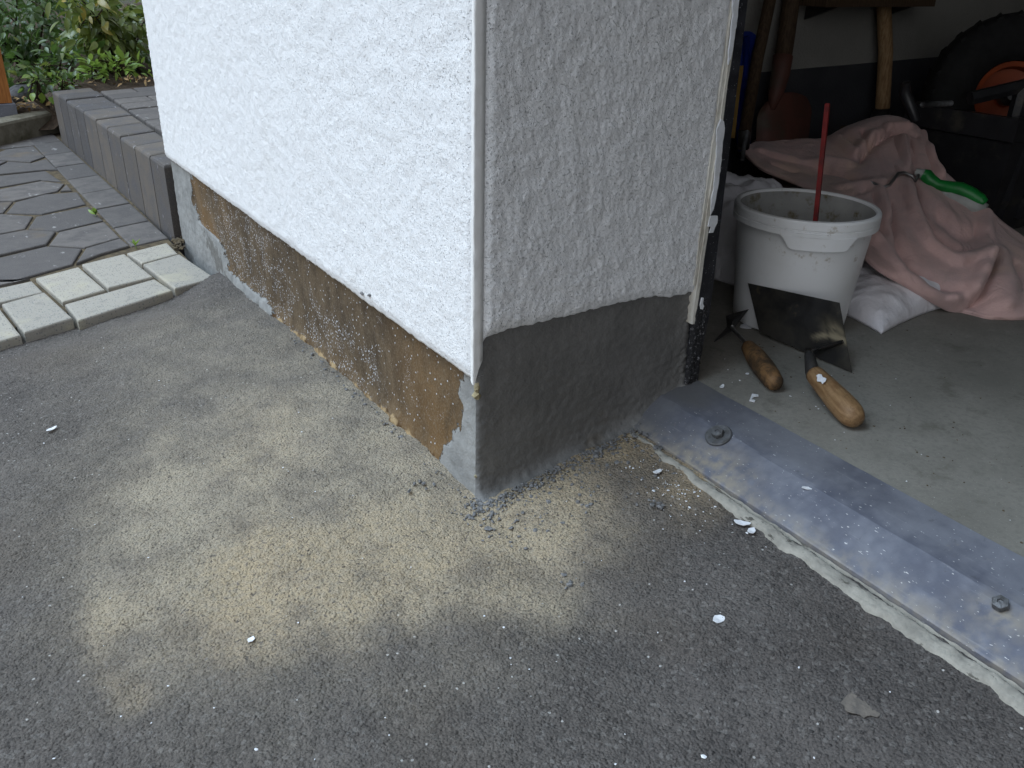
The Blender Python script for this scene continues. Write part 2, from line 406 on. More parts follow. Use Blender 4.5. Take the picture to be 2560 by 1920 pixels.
# wood, plastics, metals, cloth
k = NB('orange_wood', .6, .3)
g = k.noise(30, 5, .6, k.scale((6, 6, .5)))
M['orange_wood'] = k.done(k.mix(k.mr(g, .3, .7), (.42, .17, .045), (.25, .09, .022)), k.bump(g, .001, .5))
k = NB('old_wood', .7, .25)
g = k.noise(60, 5, .6, k.scale((4, 4, .6)))
c = k.mix(k.mr(g, .3, .7), (.34, .22, .115), (.19, .11, .05))
M['old_wood'] = k.done(c, k.bump(g, .0008, .6))
k = NB('dark_wood', .75, .25)
g = k.noise(60, 5, .6, k.scale((4, 4, .6)))
M['dark_wood'] = k.done(k.mix(k.mr(g, .3, .7), (.085, .055, .032), (.045, .028, .017)), k.bump(g, .0008, .6))
def grainvec(k):
    cb = k.t.nodes.new('ShaderNodeCombineXYZ')
    for i_, nm_ in enumerate(('gx', 'gy', 'gz')): k.put(cb.inputs[i_], k.attr(nm_))
    return k.scale((1, 1, .12), cb.outputs[0])
k = NB('handle_wood', .5, .35)
gv = grainvec(k); g = k.noise(240, 5, .65, gv); g2 = k.noise(120, 4, .6); g3 = k.noise(34, 5, .7)
c = k.mix(k.mr(g, .35, .68), (.27, .170, .085), (.165, .092, .042))
c = k.mix(k.mr(g3, .50, .68, 0, .65), c, (.15, .075, .030))
c = k.mix(k.mr(g2, .60, .72, 0, .6), c, (.085, .050, .026))
c = k.mix(k.mr(k.noise(50, 5, .7), .66, .74, 0, .6), c, (.34, .30, .24))
M['handle_wood'] = k.done(c, k.bump(g, .0008, .7), k.mr(g3, .3, .7, .38, .65))
k = NB('old_handle_wood', .6, .3)
gv = grainvec(k); g = k.noise(240, 5, .65, gv); g3 = k.noise(32, 5, .7)
c = k.mix(k.mr(g3, .40, .62), (.050, .033, .020), (.19, .105, .045))
c = k.mix(k.mr(g, .50, .72, 0, .6), c, (.035, .022, .014))
M['old_handle_wood'] = k.done(c, k.bump(g, .0012, .8))
k = NB('trowel_steel', .38, .5, .55)
c = k.mix(k.mr(k.noise(22, 5, .65), .35, .7), (.035, .035, .036), (.075, .07, .06))
c = k.mix(k.mr(k.noise(60, 4, .6), .62, .75, 0, .7), c, (.12, .10, .065))
c = k.mix(k.attr('smear'), c, (.42, .37, .26))
M['trowel_steel'] = k.done(c, k.bump(k.noise(90, 4), .0005, .5), k.mr(k.noise(30, 4), .3, .7, .3, .6))
simple('dark_steel', (.04, .04, .042), (.07, .065, .06), 60, .45, .5, .5, bump=.0006, bsc=200)
simple('wire_steel', (.42, .42, .43), (.25, .25, .25), 60, .3, .5, .9)
k = NB('bucket_plastic', .42, .45)
z = k.sep(2)
c = k.mix(k.mr(k.noise(9, 4, .6), .4, .75, 0, .6), (.74, .75, .76), (.62, .62, .60))
dirtm = k.ma('MULTIPLY', k.mr(k.noise(42, 6, .75), .57, .70), k.mr(k.ma('ADD', z, k.ma('MULTIPLY', k.noise(12, 3), .05)), .125, .165))
c = k.mix(k.ma('MULTIPLY', dirtm, .7), c, (.26, .20, .11))
c = k.mix(k.mr(k.noise(90, 4, .7), .74, .78, 0, .6), c, (.16, .14, .10))
k.b.inputs['Subsurface Weight'].default_value = 0.0
M['bucket_plastic'] = k.done(c, k.bump(k.noise(60, 3), .0004, .4))
simple('bucket_inside', (.36, .36, .345), (.27, .27, .265), 20, .7, .3, dirt=(.15, .12, .05), dsc=34)
simple('red_paint', (.27, .022, .022), (.18, .015, .015), 60, .5, .4, dirt=(.12, .02, .02), dsc=60)
k = NB('pink_towel', .95, .1)
c = k.mix(k.mr(k.noise(7, 4, .6), .35, .65), (.62, .415, .385), (.47, .335, .325))
c = k.mix(k.mr(k.noise(16, 5, .65), .60, .76, 0, .5), c, (.34, .27, .24))
c = k.mix(k.mr(k.noise(5, 4), .56, .7, 0, .5), c, (.62, .44, .33))
k.b.inputs['Sheen Weight'].default_value = .25
rid = k.mr(k.ma('ABSOLUTE', k.ma('SUBTRACT', k.noise(22, 4, .6, None, .8), .5)), 0, .12)
nm = k.bump(rid, .0016, .35); nm = k.bump(k.noise(60, 4, .6), .003, .4, nm)
M['pink_towel'] = k.done(c, k.bump(k.noise(750, 2), .0014, .9, nm))
k = NB('white_sack', .7, .3)
c = k.mix(k.mr(k.noise(9, 4, .6), .35, .7), (.76, .75, .79), (.64, .63, .65))
nm = k.bump(k.wave(16, 11, k.scale((1, 1, .4)), 'DIAGONAL', 4), .0022, .4)
M['white_sack'] = k.done(c, k.bump(k.noise(60, 4), .003, .5, nm))
simple('green_plastic', (.008, .20, .035), (.006, .13, .025), 40, .4, .5)
simple('grey_plastic', (.36, .375, .36), (.29, .30, .29), 40, .5, .4)
simple('blue_plastic', (.008, .028, .21), (.006, .02, .16), 10, .4, .5)
simple('red_brown_steel', (.11, .042, .032), (.065, .036, .027), 14, .6, .3, dirt=(.07, .055, .04), dsc=14)
simple('black_plastic', (.014, .014, .016), (.022, .022, .025), 30, .4, .5, dirt=(.06, .055, .045), dsc=22)
simple('rubber', (.007, .007, .007), (.012, .012, .012), 40, .8, .3, bump=.002, bsc=60)
simple('orange_plastic', (.27, .048, .010), (.20, .035, .008), 20, .5, .4)
simple('yellow_wood', (.26, .16, .04), (.16, .09, .02), 20, .7, .3)

def leafmat(name, a, b, back, rough=.35):
    k = NB(name, rough, .5)
    c = k.mix(k.rnd(), a, b)
    c = k.mix(k.mr(k.noise(60, 3), .4, .7, 0, .5), c, tuple(v*.6 for v in a))
    c = k.mix(k.ma('MULTIPLY', k.geo('Backfacing'), .6), c, back)
    k.put(k.b.inputs['Base Color'], c)
    tr = k.t.nodes.new('ShaderNodeBsdfTranslucent'); ms = k.t.nodes.new('ShaderNodeMixShader'); ms.inputs[0].default_value = .25
    k.put(tr.inputs[0], tuple(v*1.6 for v in b))
    k.t.links.new(k.b.outputs[0], ms.inputs[1]); k.t.links.new(tr.outputs[0], ms.inputs[2]); k.t.links.new(ms.outputs[0], k.out.inputs[0])
    M[name] = k.m
leafmat('leaf_laurel', (.085, .130, .024), (.165, .205, .040), (.14, .18, .06))
leafmat('leaf_dark', (.026, .066, .015), (.070, .130, .026), (.07, .12, .04))
leafmat('leaf_bright', (.13, .24, .034), (.23, .34, .058), (.18, .26, .07))
leafmat('leaf_yellow', (.32, .24, .03), (.24, .22, .04), (.3, .25, .08))
simple('bark', (.06, .045, .03), (.035, .027, .02), 40, .9, .1)
simple('dry_leaf', (.22, .13, .06), (.30, .22, .10), 50, .8, .2)
simple('foam', (.40, .36, .25), (.27, .23, .14), 60, .9, .1, bump=.002, bsc=300)

rng = np.random.default_rng(7); random.seed(7)

# ================================================================== THE SETTING
# ---- ground to the horizon
V, Fc = [(-90, -90, -.14), (90, -90, -.14), (90, 90, -.14), (-90, 90, -.14)], [(0, 1, 2, 3)]
tag(mesh('ground', V, Fc, M['far_ground']), kind='structure')

# ---- asphalt driveway
DUST = [(-0.230,0.160,20,1,13,0.13,0.15),(-0.170,0.125,34,2,23,0.36,0.30),(-0.295,0.288,1047,-167,169,0.55,0.30),(-0.139,0.295,699,-125,250,0.50,0.60),(-0.192,0.213,440,57,321,0.40,0.50),(-0.411,0.004,1887,226,889,0.70,0.55),(-0.353,0.078,528,-52,121,0.60,0.30),(-0.302,0.105,390,34,218,0.45,0.25),(-0.283,-0.001,604,74,406,0.70,0.95),(-0.234,0.024,737,59,503,0.60,0.90),(-0.172,-0.032,186,56,201,0.65,0.80),(-0.067,-0.038,212,38,234,0.60,0.70),(0.016,-0.056,252,34,305,0.60,0.70),(0.062,-0.084,338,-95,315,0.45,0.60),(-0.100,-0.147,588,630,1217,0.30,0.40),(-0.006,-0.162,742,-95,769,0.35,0.40),(0.152,-0.020,737,15,955,0.55,0.95),(0.247,-0.037,394,49,618,0.50,1.00),(0.230,-0.141,628,-173,886,0.55,1.00),(-0.008,0.158,194,-52,105,0.35,0.40),(-0.029,0.328,84,-12,46,0.30,0.25),(-0.109,0.658,38,4,25,0.30,0.20),(-0.220,-0.048,338,147,400,0.50,0.70),(-0.413,-0.080,3160,383,1555,0.30,0.80),(0.028,0.005,774,-123,672,0.50,0.60),(-0.320,-0.045,1745,235,1134,0.50,0.90)]
def asphalt_z(x, y):
    x = np.asarray(x, float); y = np.asarray(y, float)
    zb = np.interp(y, [-8, -1, 0, .08, .22, .56, 1.03, 1.12, 1.3, 2.0], [-.02, -.004, 0, .005, .004, -.003, -.027, -.036, -.075, -.11])
    zx = np.interp(x, [-8, -.5, -.1, 0, .06, .137, .205, .242, .30], [-.10, -.012, -.003, 0, .011, .024, .031, .036, .037])
    d = y-(1.082+.37*x)                          # distance to the front line of the pale pavers
    drop = -.024*sst(-.20, -.01, d)*sst(-.01, -.12, x)-.05*sst(.0, .05, d)
    return zb+np.where(y > .05, np.minimum(zx, 0.0), zx)+np.where(y > .5, drop, 0)
def dust_at(x, y):
    s = np.zeros_like(x); hs = np.zeros_like(x)
    wx = x+.020*fbm(x*14, y*14, 4, 5); wy = y+.026*fbm(x*14, y*14, 4, 9)
    for cx, cy, a, b, c_, st_, hu in DUST:
        dx = wx-cx; dy = wy-cy; g = st_*np.exp(-(a*dx*dx+2*b*dx*dy+c_*dy*dy)*.62)
        s += g; hs += g*hu
    d = 1-np.exp(-1.30*s); d = d*np.clip(.95+.42*fbm(x*15, y*15, 5, 3), .25, 1.4)
    return d, hs/np.maximum(s, 1e-6)
def axis(lo, hi, step, ext_lo, ext_hi):
    a = list(np.arange(lo, hi+step*.5, step)); L = []; v = lo; st = step
    while v > ext_lo: st *= 1.5; v -= st; L.append(max(v, ext_lo))
    U = []; v = a[-1]; st = step
    while v < ext_hi: st *= 1.5; v += st; U.append(min(v, ext_hi))
    return np.array(L[::-1]+a+U)
xs = axis(-.58, .262, .0021, -12, .262); ys = axis(-.62, 1.12, .0023, -14, 1.45)
X, Y = np.meshgrid(xs, ys, indexing='ij')
Zg = asphalt_z(X, Y)+.0022*fbm(X*11, Y*11, 3, 1)+.0008*pn(X*75, Y*75, 2)+.0011*(dome(X*185, Y*185, 4)-.5)+.0005*pn(X*260, Y*260, 8)
D, Hh = dust_at(X, Y)
tag(mesh('asphalt_driveway', np.stack([X, Y, Zg], -1).reshape(-1, 3), gridf(len(xs), len(ys)), M['asphalt'], smooth=True, attrs={'dust': D, 'hue': Hh}), kind='structure')

# ---- garage floor slab
ZF = .080
xs = np.array([.348, .40, .5, .8, 1.5, 3, 5.4]); ys = np.array([-2.6, -1, -.5, 0, .3, .62])
X, Y = np.meshgrid(xs, ys, indexing='ij')
gf = mesh('garage_floor', np.stack([X, Y, np.full_like(X, ZF)], -1).reshape(-1, 3), gridf(len(xs), len(ys)), M['floor_concrete'])
tag(gf, kind='structure')

# ---- paving on the far side: bedding, pale kerb pavers, dark pavers
def z2(x, y): return (x*560/1659, 300+y*560/1659)
def pave_poly(pts, z, shrink=.0022):
    P = [tuple(onz(*z2(*p), z)[:2]) for p in pts]
    if area2(P) < 0: P = P[::-1]
    return inset(P, shrink)
bed = mesh('paved_path', [(-4, .99, -.0455), (-.43, .985, -.0455), (-.02, 1.13, -.0455), (-.02, 3.4, -.0455), (-4, 3.4, -.0455)], [(0, 1, 2, 3, 4)], M['joint_soil'])
tag(bed, kind='structure')
white = [[(930, 985), (1240, 900), (1325, 985), (1045, 1065)], [(1050, 1072), (1332, 988), (1600, 1165), (1290, 1255)],
         [(597, 1070), (925, 987), (1142, 1160), (795, 1248)], [(467, 1360), (1147, 1168), (1284, 1257), (570, 1487)],
         [(252, 1166), (585, 1078), (788, 1250), (455, 1347)], [(-240, 1290), (240, 1178), (327, 1264), (-120, 1378)],
         [(0, 1362), (335, 1272), (548, 1468), (172, 1580)], [(-330, 1450), (-10, 1368), (163, 1585), (-150, 1680)],
         [(-700, 1400), (-250, 1296), (-125, 1382), (-560, 1500)]]
for i, p in enumerate(white):
    z = -.033+random.uniform(-.002, .002); P = pave_poly(p, -.034)
    V, Fc = prism(P, -.075, z, .0035, dz=lambda x, y, a=random.uniform(-.02, .02), cx=P[0][0]: a*(x-cx))
    mesh('paver', V, Fc, M['white_paver'], bed)
hexes = [[(-120, 1045), (345, 932), (612, 950), (540, 1066), (130, 1182), (-120, 1175)], [(432, 826), (775, 748), (893, 868), (625, 942), (355, 924)],
         [(632, 952), (893, 875), (965, 932), (760, 990), (553, 1068)], [(200, 800), (262, 710), (655, 632), (768, 738), (430, 817), (300, 812)],
         [(-160, 880), (195, 812), (417, 826), (347, 920), (-120, 1028)], [(-160, 715), (20, 690), (248, 708), (188, 802), (-160, 868)],
         [(110, 603), (330, 545), (575, 528), (640, 618), (310, 692), (40, 684)], [(-180, 610), (100, 598), (25, 682), (-160, 704)],
         [(-160, 540), (300, 448), (480, 468), (430, 522), (110, 594), (-160, 600)], [(492, 474), (535, 520), (440, 526)],
         [(-160, 520), (-160, 425), (340, 372), (462, 452), (300, 440)], [(-160, 415), (60, 305), (225, 318), (345, 285), (430, 365), (340, 366)],
         [(-160, 400), (-160, 300), (55, 302)], [(-140, 290), (40, 215), (250, 190), (335, 268), (225, 308), (60, 296)], [(-200, 1195), (118, 1192), (225, 1172), (-200, 1265)], [(-120, 200), (140, 130), (290, 118), (375, 190), (260, 182), (40, 208)]]
for p in hexes:
    P = pave_poly(p, -.040, .0016); z = -.040+random.uniform(-.0018, .0018)
    V, Fc = prism(P, -.08, z, .0032); mesh('paver', V, Fc, M['dark_paver'], bed)
yk = [1.402, 1.585, 1.79, 1.985, 2.19, 2.39, 2.6, 2.82, 3.04]
for a, b in zip(yk[:-1], yk[1:]):
    xa = -.113-.029*(a-1.4); xb = -.113-.029*(b-1.4); ra = -.016-.028*(a-1.4); rb = -.016-.028*(b-1.4)
    P = inset([(xa, a), (ra, a+.03), (rb, b+.03), (xb, b)], .0025)
    V, Fc = prism(P, -.08, -.040+random.uniform(-.002, .001), .0032); mesh('paver', V, Fc, M['dark_paver'], bed)

# ---- raised landing with edge blocks
land = mesh('raised_landing', [(.0, 1.43, .118), (3, 1.43, .118), (3, 3.1, .118), (.0, 2.85, .118)], [(0, 1, 2, 3)], M['joint_soil'])
tag(land, kind='structure')
yb = [1.42, 1.548, 1.695, 1.852, 2.005, 2.150, 2.325, 2.46, 2.60, 2.73, 2.86]
for i, (a, b) in enumerate(zip(yb[:-1], yb[1:])):
    xa = -.008-.034*(a-1.42); xb = -.008-.034*(b-1.42); s = .010 if i == 0 else .05; s2 = .05
    P = inset([(xa, a), (.086, a+s), (.086, b+s2), (xb, b)], .0022)
    V, Fc = prism(P, -.09, .135+random.uniform(-.003, .003), .007); mesh('edge_block', V, Fc, M['edge_block'], land)
yy = 1.50
for r_ in range(11):
    h = .118; x0 = .094; off = .0 if r_ % 2 else .07
    for q in range(5):
        xa = x0+max(0, q*.19-off); xb = x0+(q+1)*.19-off
        sk = .28
        P = inset([(xa, yy+sk*(xa-x0)), (xb, yy+sk*(xb-x0)), (xb, yy+h+sk*(xb-x0)), (xa, yy+h+sk*(xa-x0))], .0025)
        V, Fc = prism(P, .09, .134+random.uniform(-.002, .002), .0045); mesh('paver', V, Fc, M['dark_paver'], land)
    yy += h
# planting bed behind, kerb
xs = np.linspace(-2.5, 3.5, 60); ys = np.linspace(2.86, 9, 60); X, Y = np.meshgrid(xs, ys, indexing='ij')
ZZ = np.where(X < -.03, .03, .105)+.03*fbm(X*3, Y*3, 4, 3)
ZZ = np.where(Y < 2.93, np.where(X < 0.0, -.02, .10), ZZ)
tag(mesh('planting_bed', np.stack([X, Y+np.where(X > -.03, .16*np.clip(X, 0, 1), 0)+np.where(X < -.03, .12, 0), ZZ], -1).reshape(-1, 3), gridf(60, 60), M['soil'], smooth=True), kind='structure')
kb0 = np.array([-.030, 3.06]); kb1 = np.array([-1.4, 1.76]); 
kd = (kb1-kb0)/np.linalg.norm(kb1-kb0); kn = np.array([kd[1], -kd[0]]); kn = kn if kn[1] > 0 else -kn
P = [tuple(kb0), tuple(kb1), tuple(kb1+kn*.09), tuple(kb0+kn*.09)]
V, Fc = prism(P, -.12, .035, .012)
ke = mesh('kerb', V, Fc, M['kerb_concrete']); tag(ke, 'mossy concrete kerb stone below the orange wooden post', 'kerb')

# ================================================================== THE BUILDING
bld = empty('garage_building', (0, 0, 0))
tag(bld, 'white rough-plastered garage corner with a stripped brown plinth and fresh grey mortar', 'building')

# facade plaster (plane x = 0, facing -x)
def rough(u, v, s, stretch):
    if stretch: g_ = .7*dome(u*190+v*70, v*128-u*42, s)+.3*dome(u*330+v*60, v*250-u*42, s+9)
    else: g_ = .65*dome(u*175, v*165, s)+.35*dome(u*300, v*300, s+9)
    return .0015*g_+.0005*pn(u*240, v*240, s+3)+.0007*pn(u*45, v*45, s+5)
ys = np.concatenate([np.arange(.0035, .6, .0026), np.arange(.6026, 1.395, .0042), [1.402]]); ts = np.concatenate([np.linspace(0, .6, 215), [.7, .9, 1.3, 1.9, 2.5]])
Y, T = np.meshgrid(ys, ts, indexing='ij')
zb = .1655-.006*np.clip(Y/1.4, 0, 1)+.0014*fbm(Y*70, Y*0, 3, 4)+.0012*fbm(Y*9, Y*0, 2, 8)
Z_ = zb+T
edge = sst(0, .012, T)*sst(0, .008, Y-.0035)
Xd = -1.15*rough(Y, Z_, 11, False)*edge-.0016*edge-.0006*fbm(Y*5, Z_*5, 2, 6)
V = np.stack([Xd, Y, Z_], -1).reshape(-1, 3); n, m = len(ys), len(ts)
# underside lip and end return
lip = np.stack([np.full(n, .016), ys, zb[:, 0]+.001], -1); base_i = len(V); V = np.concatenate([V, lip])
Fg = gridf(n, m).tolist()+[[i*m, base_i+i, base_i+i+1, (i+1)*m] for i in range(n-1)]
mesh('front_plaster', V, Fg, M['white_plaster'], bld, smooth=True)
# reveal plaster (plane y = 0, facing -y)
TOPX = [.0, .009, .015, .047, .086, .135, .193, .228, .264, .282, .34]; TOPZ = [.195, .205, .2145, .2185, .218, .218, .220, .219, .218, .213, .210]
xs = np.concatenate([np.arange(.0115, .3345, .0021)]); ts = np.concatenate([np.linspace(0, .52, 220), [.62, .8, 1.2, 1.75]])
X, T = np.meshgrid(xs, ts, indexing='ij')
zb = np.interp(X, TOPX, TOPZ)+.0022*fbm(X*60, X*0, 3, 21)
Z_ = zb+T*(1.9-zb)/1.75*1.0 if False else zb+T
edge = sst(0, .010, T)*sst(.0115, .02, X)*sst(.3345, .326, X)
Yd = -(rough(X, Z_, 31, True)*1.55)*edge-.0018*edge-.001*fbm(X*7, Z_*7, 2, 36)*edge
V = np.stack([X, Yd, Z_], -1).reshape(-1, 3); n, m = len(xs), len(ts)
lip = np.stack([xs, np.full(n, .014), zb[:, 0]+.001], -1); base_i = len(V); V = np.concatenate([V, lip])
Fg = [q[::-1] for q in gridf(n, m).tolist()]+[[i*m, (i+1)*m, base_i+i+1, base_i+i] for i in range(n-1)]
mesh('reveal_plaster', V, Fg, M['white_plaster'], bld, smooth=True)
# smooth corner bead
zs = np.concatenate([np.arange(.160, .8, .006), [1.0, 1.5, 2.2, 2.6]])
prof = [(.004, .0048), (-.0016, .0044), (-.0020, .0016), (-.0018, -.0004), (-.0012, -.0011), (.0002, -.0013), (.0060, -.0010), (.0112, -.0006), (.0116, .006)]
V = []
for z in zs:
    for i, (px_, py_) in enumerate(prof):
        j = .0004*float(pn(z*60, i*3.7, 40))+.0004*float(pn(z*160, i*2.1, 41))
        zz = z+(.006*max(0, py_/.006) if z == zs[0] else 0)
        if z == zs[0] and i > 5: zz = .178+.02*(i-6)/2
        V.append((px_+j, py_+j, zz))
# keep rows monotonic above the cut-away foot
V = np.array(V).reshape(len(zs), len(prof), 3)
for i in range(1, len(zs)): V[i, :, 2] = np.maximum(V[i, :, 2], V[i-1, :, 2]+.0002)
mesh('corner_bead', V.reshape(-1, 3), gridf(len(zs), len(prof))[:, ::-1], M['smooth_white'], bld, smooth=True)

# bare plinth under the facade
CZ = [-.05, -.001, .035, .049, .065, .086, .114, .126, .157, .18]; CY = [.105, .099, .089, .068, .066, .043, .038, .051, .036, .034]
ys = np.concatenate([np.arange(.0068, 1.402, .0036)]); zs = np.arange(-.085, .176, .0034)
Y, Z_ = np.meshgrid(ys, zs, indexing='ij')
bz = np.interp(Y, [0, .08, .22, .56, 1.03, 1.12, 1.4], [0, .005, .004, -.003, -.027, -.036, -.042])
near = np.clip((np.interp(Z_, CZ, CY)-Y)/.05+.5, 0, 1)
fy = np.interp(Z_, [-.05, -.02, .01, .03, .046, .05, .092, .15], [.98, 1.004, 1.022, 1.03, 1.05, 1.211, 1.243, 1.222])
far_ = np.clip((Y-fy)/.07+.5, 0, 1)
lowg = np.clip(1-(Z_-bz-.012)/.016, 0, 1)*sst(.66, .8, Y)
coat = np.maximum(np.maximum(near, far_), lowg)
dark = np.clip(1-np.hypot((Y-1.11)/.13, (Z_-.005-.35*(Y-1.11))/.05)+.15, 0, 1)*(Y > .9)*.75
crust = np.clip(1-(Z_-bz)/.020, 0, 1)*sst(.08, .13, Y)*sst(1.02, .9, Y)*np.clip(.65+.6*fbm(Y*16, Y*0, 3, 51), .2, 1.2)
hh = np.clip((Z_-bz)/.17, 0, 1)
fleck = np.clip(sst(.10, .42, Y)*(1-.8*sst(.25, .75, hh)*sst(.85, .55, Y))*sst(1.2, .95, Y)+.05, 0, 1)
rust = np.clip(sst(.9, 1.1, Y)+sst(.30, .10, Y)*.8+.25*sst(.35, .0, hh), 0, 1)
Xp = .011+.0012*fbm(Y*12, Z_*12, 3, 60)-.004*sst(.4, .6, coat)-.0010*pn(Y*95, Z_*95, 62)*sst(.3, .6, coat)-crust*(.006+.005*np.abs(fbm(Y*45, Z_*45, 3, 63)))
Xp = np.where(Y < .0105, np.maximum(Xp, .0075+.0015*pn(Z_*120, Y*0, 64)), Xp)
mesh('bare_plinth', np.stack([Xp, Y, Z_], -1).reshape(-1, 3), gridf(len(ys), len(zs)), M['plinth'], bld, smooth=True, attrs={'coat': coat, 'dark': dark, 'crust': crust, 'fleck': fleck, 'rust': rust})
# fresh mortar skirting on the reveal
BX = [0, .06, .137, .205, .242, .291, .347, .37]; BZ = [.0, .012, .025, .033, .040, .058, .080, .084]
xs = np.concatenate([np.arange(.0068, .345, .0028)]); ts = np.linspace(0, 1, 95)
X, T = np.meshgrid(xs, ts, indexing='ij')
z0 = np.interp(X, BX, BZ)-.012; z1 = np.interp(X, TOPX, TOPZ)+.008
Z_ = z0+(z1-z0)*T
hgt = Z_-(z0+.012)
Yd = .0050+.0022*fbm(X*9, Z_*9, 3, 70)+.0007*pn(X*110, Z_*110, 71)-.0085*np.exp(-np.clip(hgt, -.01, 1)/.0060)*(1+.45*fbm(X*30, Z_*55, 4, 73))-.003*np.exp(-hgt/.03)
rg = np.exp(-hgt/.018); Yd -= rg*.0030*np.abs(fbm(X*75, Z_*75, 3, 74))
lf = sst(.030, .008, X); Yd += lf*.0010*pn(Z_*150, X*90, 75)
rt = sst(.310, .335, X); Yd -= rt*.0035*np.abs(fbm(X*80, Z_*80, 3, 77))
Yd = np.where(X < .0095, .0066+.0006*pn(Z_*140, X*0, 78), Yd)
V = np.stack([X, Yd, Z_], -1).reshape(-1, 3)
dry = np.clip(sst(.022, .0, X+.006*fbm(Z_*60, X*60, 3, 79))*.75+np.exp(-np.clip(hgt, 0, 1)/.006)*.08, 0, 1)
mesh('mortar_skirting', V, gridf(len(xs), len(ts))[:, ::-1], M['fresh_mortar'], bld, smooth=True, attrs={'dry': dry})
# insulating foam showing in the chipped arris
for z_, r_ in ((.152, .0045), (.141, .0050), (.032, .0028)):
    V, Fc = rocks([(.0078, .0066, z_)], [r_], rng, 1.5, .3); mesh('filler_foam', V, Fc, M['foam'], bld)
# small nail hole plugs in the plaster near the bottom edge
for q_ in ((907, 733), (925, 738)):
    V, Fc = rocks([onx(*q_, -.002)], [.004], rng, .7, .3); mesh('plaster_chip', V, Fc, M['mortar_crumb'], bld)

# walls' core, the unseen rest of the garage and an added sky-blocking panel
V, Fc = box(.018, .338, .016, 1.398, -.12, 2.6); mesh('wall_core', V, Fc, M['inner_wall'], bld)
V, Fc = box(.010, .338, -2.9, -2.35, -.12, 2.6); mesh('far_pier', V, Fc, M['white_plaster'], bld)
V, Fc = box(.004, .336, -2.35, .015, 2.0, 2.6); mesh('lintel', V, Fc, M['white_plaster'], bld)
V, Fc = box(-.25, 5.6, -3.0, 1.5, 2.604, 2.75); mesh('roof', V, Fc, M['roof_felt'], bld)
V, Fc = box(-.55, 1.75, -2.30, -.04, 2.02-.09, 2.02-.05)  # unseen battened panel, added to keep high sky light off the doorway
dr = mesh('sky_blocker', V, Fc, M['dark_wood'], bld)
for i in range(9):
    y_ = -2.2+i*.25; V, Fc = box(-.54, 1.74, y_, y_+.04, 1.905, 1.9285); mesh('blocker_batten', V, Fc, M['dark_wood'], dr)
YW = .62
V, Fc = box(.338, 5.4, YW, 1.396, -.12, 2.6)
iw = mesh('inner_wall', V, Fc, M['inner_wall'], bld)
V, Fc = [(.36, YW-.004, .0), (5.39, YW-.004, .0), (5.39, YW-.004, .46), (.36, YW-.004, .372), (.36, YW, .372), (5.39, YW, .46)], [(0, 1, 2, 3), (3, 2, 5, 4)]
mesh('painted_band', V, Fc, M['dark_band'], iw)
V, Fc = box(5.402, 5.6, -2.9, 1.4, -.12, 2.6); mesh('back_wall', V, Fc, M['inner_wall'], bld)
V, Fc = box(.34, 5.6, -3.0, -2.62, -.12, 2.6); mesh('side_wall', V, Fc, M['inner_wall'], bld)
V, Fc = box(.34, 5.4, -2.62, .62, 2.3, 2.36); mesh('ceiling', V, Fc, M['ceiling_board'], bld)

# putty strips and the black steel door frame
def vstrip(x0, x1, z0, z1, y, th, seed, mat, parent, name, am=.0012, n=60, lean0=0.0, lean1=0.0):
    zs = np.linspace(z0, z1, n); V = []
    for i, z in enumerate(zs):
        zc = min(max(z-.2, 0), .5); a = am*float(fbm(z*28, 0.5, 3, seed))+lean0*zc; b = am*float(fbm(z*28, 7.5, 3, seed+1))+lean1*zc; t_ = max(0.0, 1-i/3.0)*.35*(x1-x0)
        V += [(x0+a+t_*.2, y+th, z), (x0+a+t_*.2, y, z), (x1+b-t_, y-.0006*float(fbm(z*40, 3, 2, seed+2)), z), (x1+b-t_, y+th, z)]
    Fc = []
    for i in range(n-1):
        for q in range(3): Fc.append((i*4+q, i*4+q+1, i*4+q+5, i*4+q+4))
    Fc.append((0, 3, 2, 1))
    return mesh(name, V, Fc, mat, parent, smooth=False)
vstrip(.3245, .3305, .222, 1.95, -.0044, .02, 100, M['putty'], bld, 'putty_strip', lean0=.022, lean1=.022)
vstrip(.3300, .3370, .168, 1.95, -.0060, .02, 104, M['putty'], bld, 'putty_strip', lean0=.020, lean1=.012)
fr = vstrip(.3360, .3615, .083, 1.95, -.0052, .03, 108, M['black_steel'], bld, 'door_frame', am=.0003, lean1=-.019)
# lower mortar-spattered part of the frame
zs = np.linspace(.080, .20, 46); us = np.linspace(.331, .3575, 12)
U, Zz = np.meshgrid(us, zs, indexing='ij')
Yd = -.0064-.0045*np.abs(fbm(U*130, Zz*110, 3, 120))*sst(.20, .17, Zz); ed = sst(.331, .336, U)*sst(.3575, .353, U)*sst(.2, .185, Zz)
Yd = np.where(ed > 0, Yd*ed+(1-ed)*(-.0035), -.0035)
mesh('spattered_foot', np.stack([U+.002*fbm(Zz*60, U*0, 2, 122), Yd, Zz], -1).reshape(-1, 3), gridf(12, 46)[:, ::-1], M['frame_mortar'], fr, smooth=True)
def smear(pts, seed):
    P = []
    for i in range(len(pts)):
        a = np.array(pts[i], float); b = np.array(pts[(i+1) % len(pts)], float); L = np.linalg.norm(b-a); kk = max(1, int(L/9))
        for q in range(kk):
            t = a+(b-a)*q/kk; t = t+1.6*np.array([float(pn(t[0]*.21, t[1]*.21, seed)), float(pn(t[0]*.21, t[1]*.21, seed+1))]); P.append(t)
    P3 = [ony(p[0], p[1], -.0074) for p in P]
    V, Fc = slab(P3, (0, 1, 0), .002)
    mesh('paint_smear', V, Fc, M['white_paint'], fr)
a6 = lambda x, y: (1640+x*.2893, y*.2893)
a8 = lambda x, y: (1640+x*.3015, 480+y*.3015)
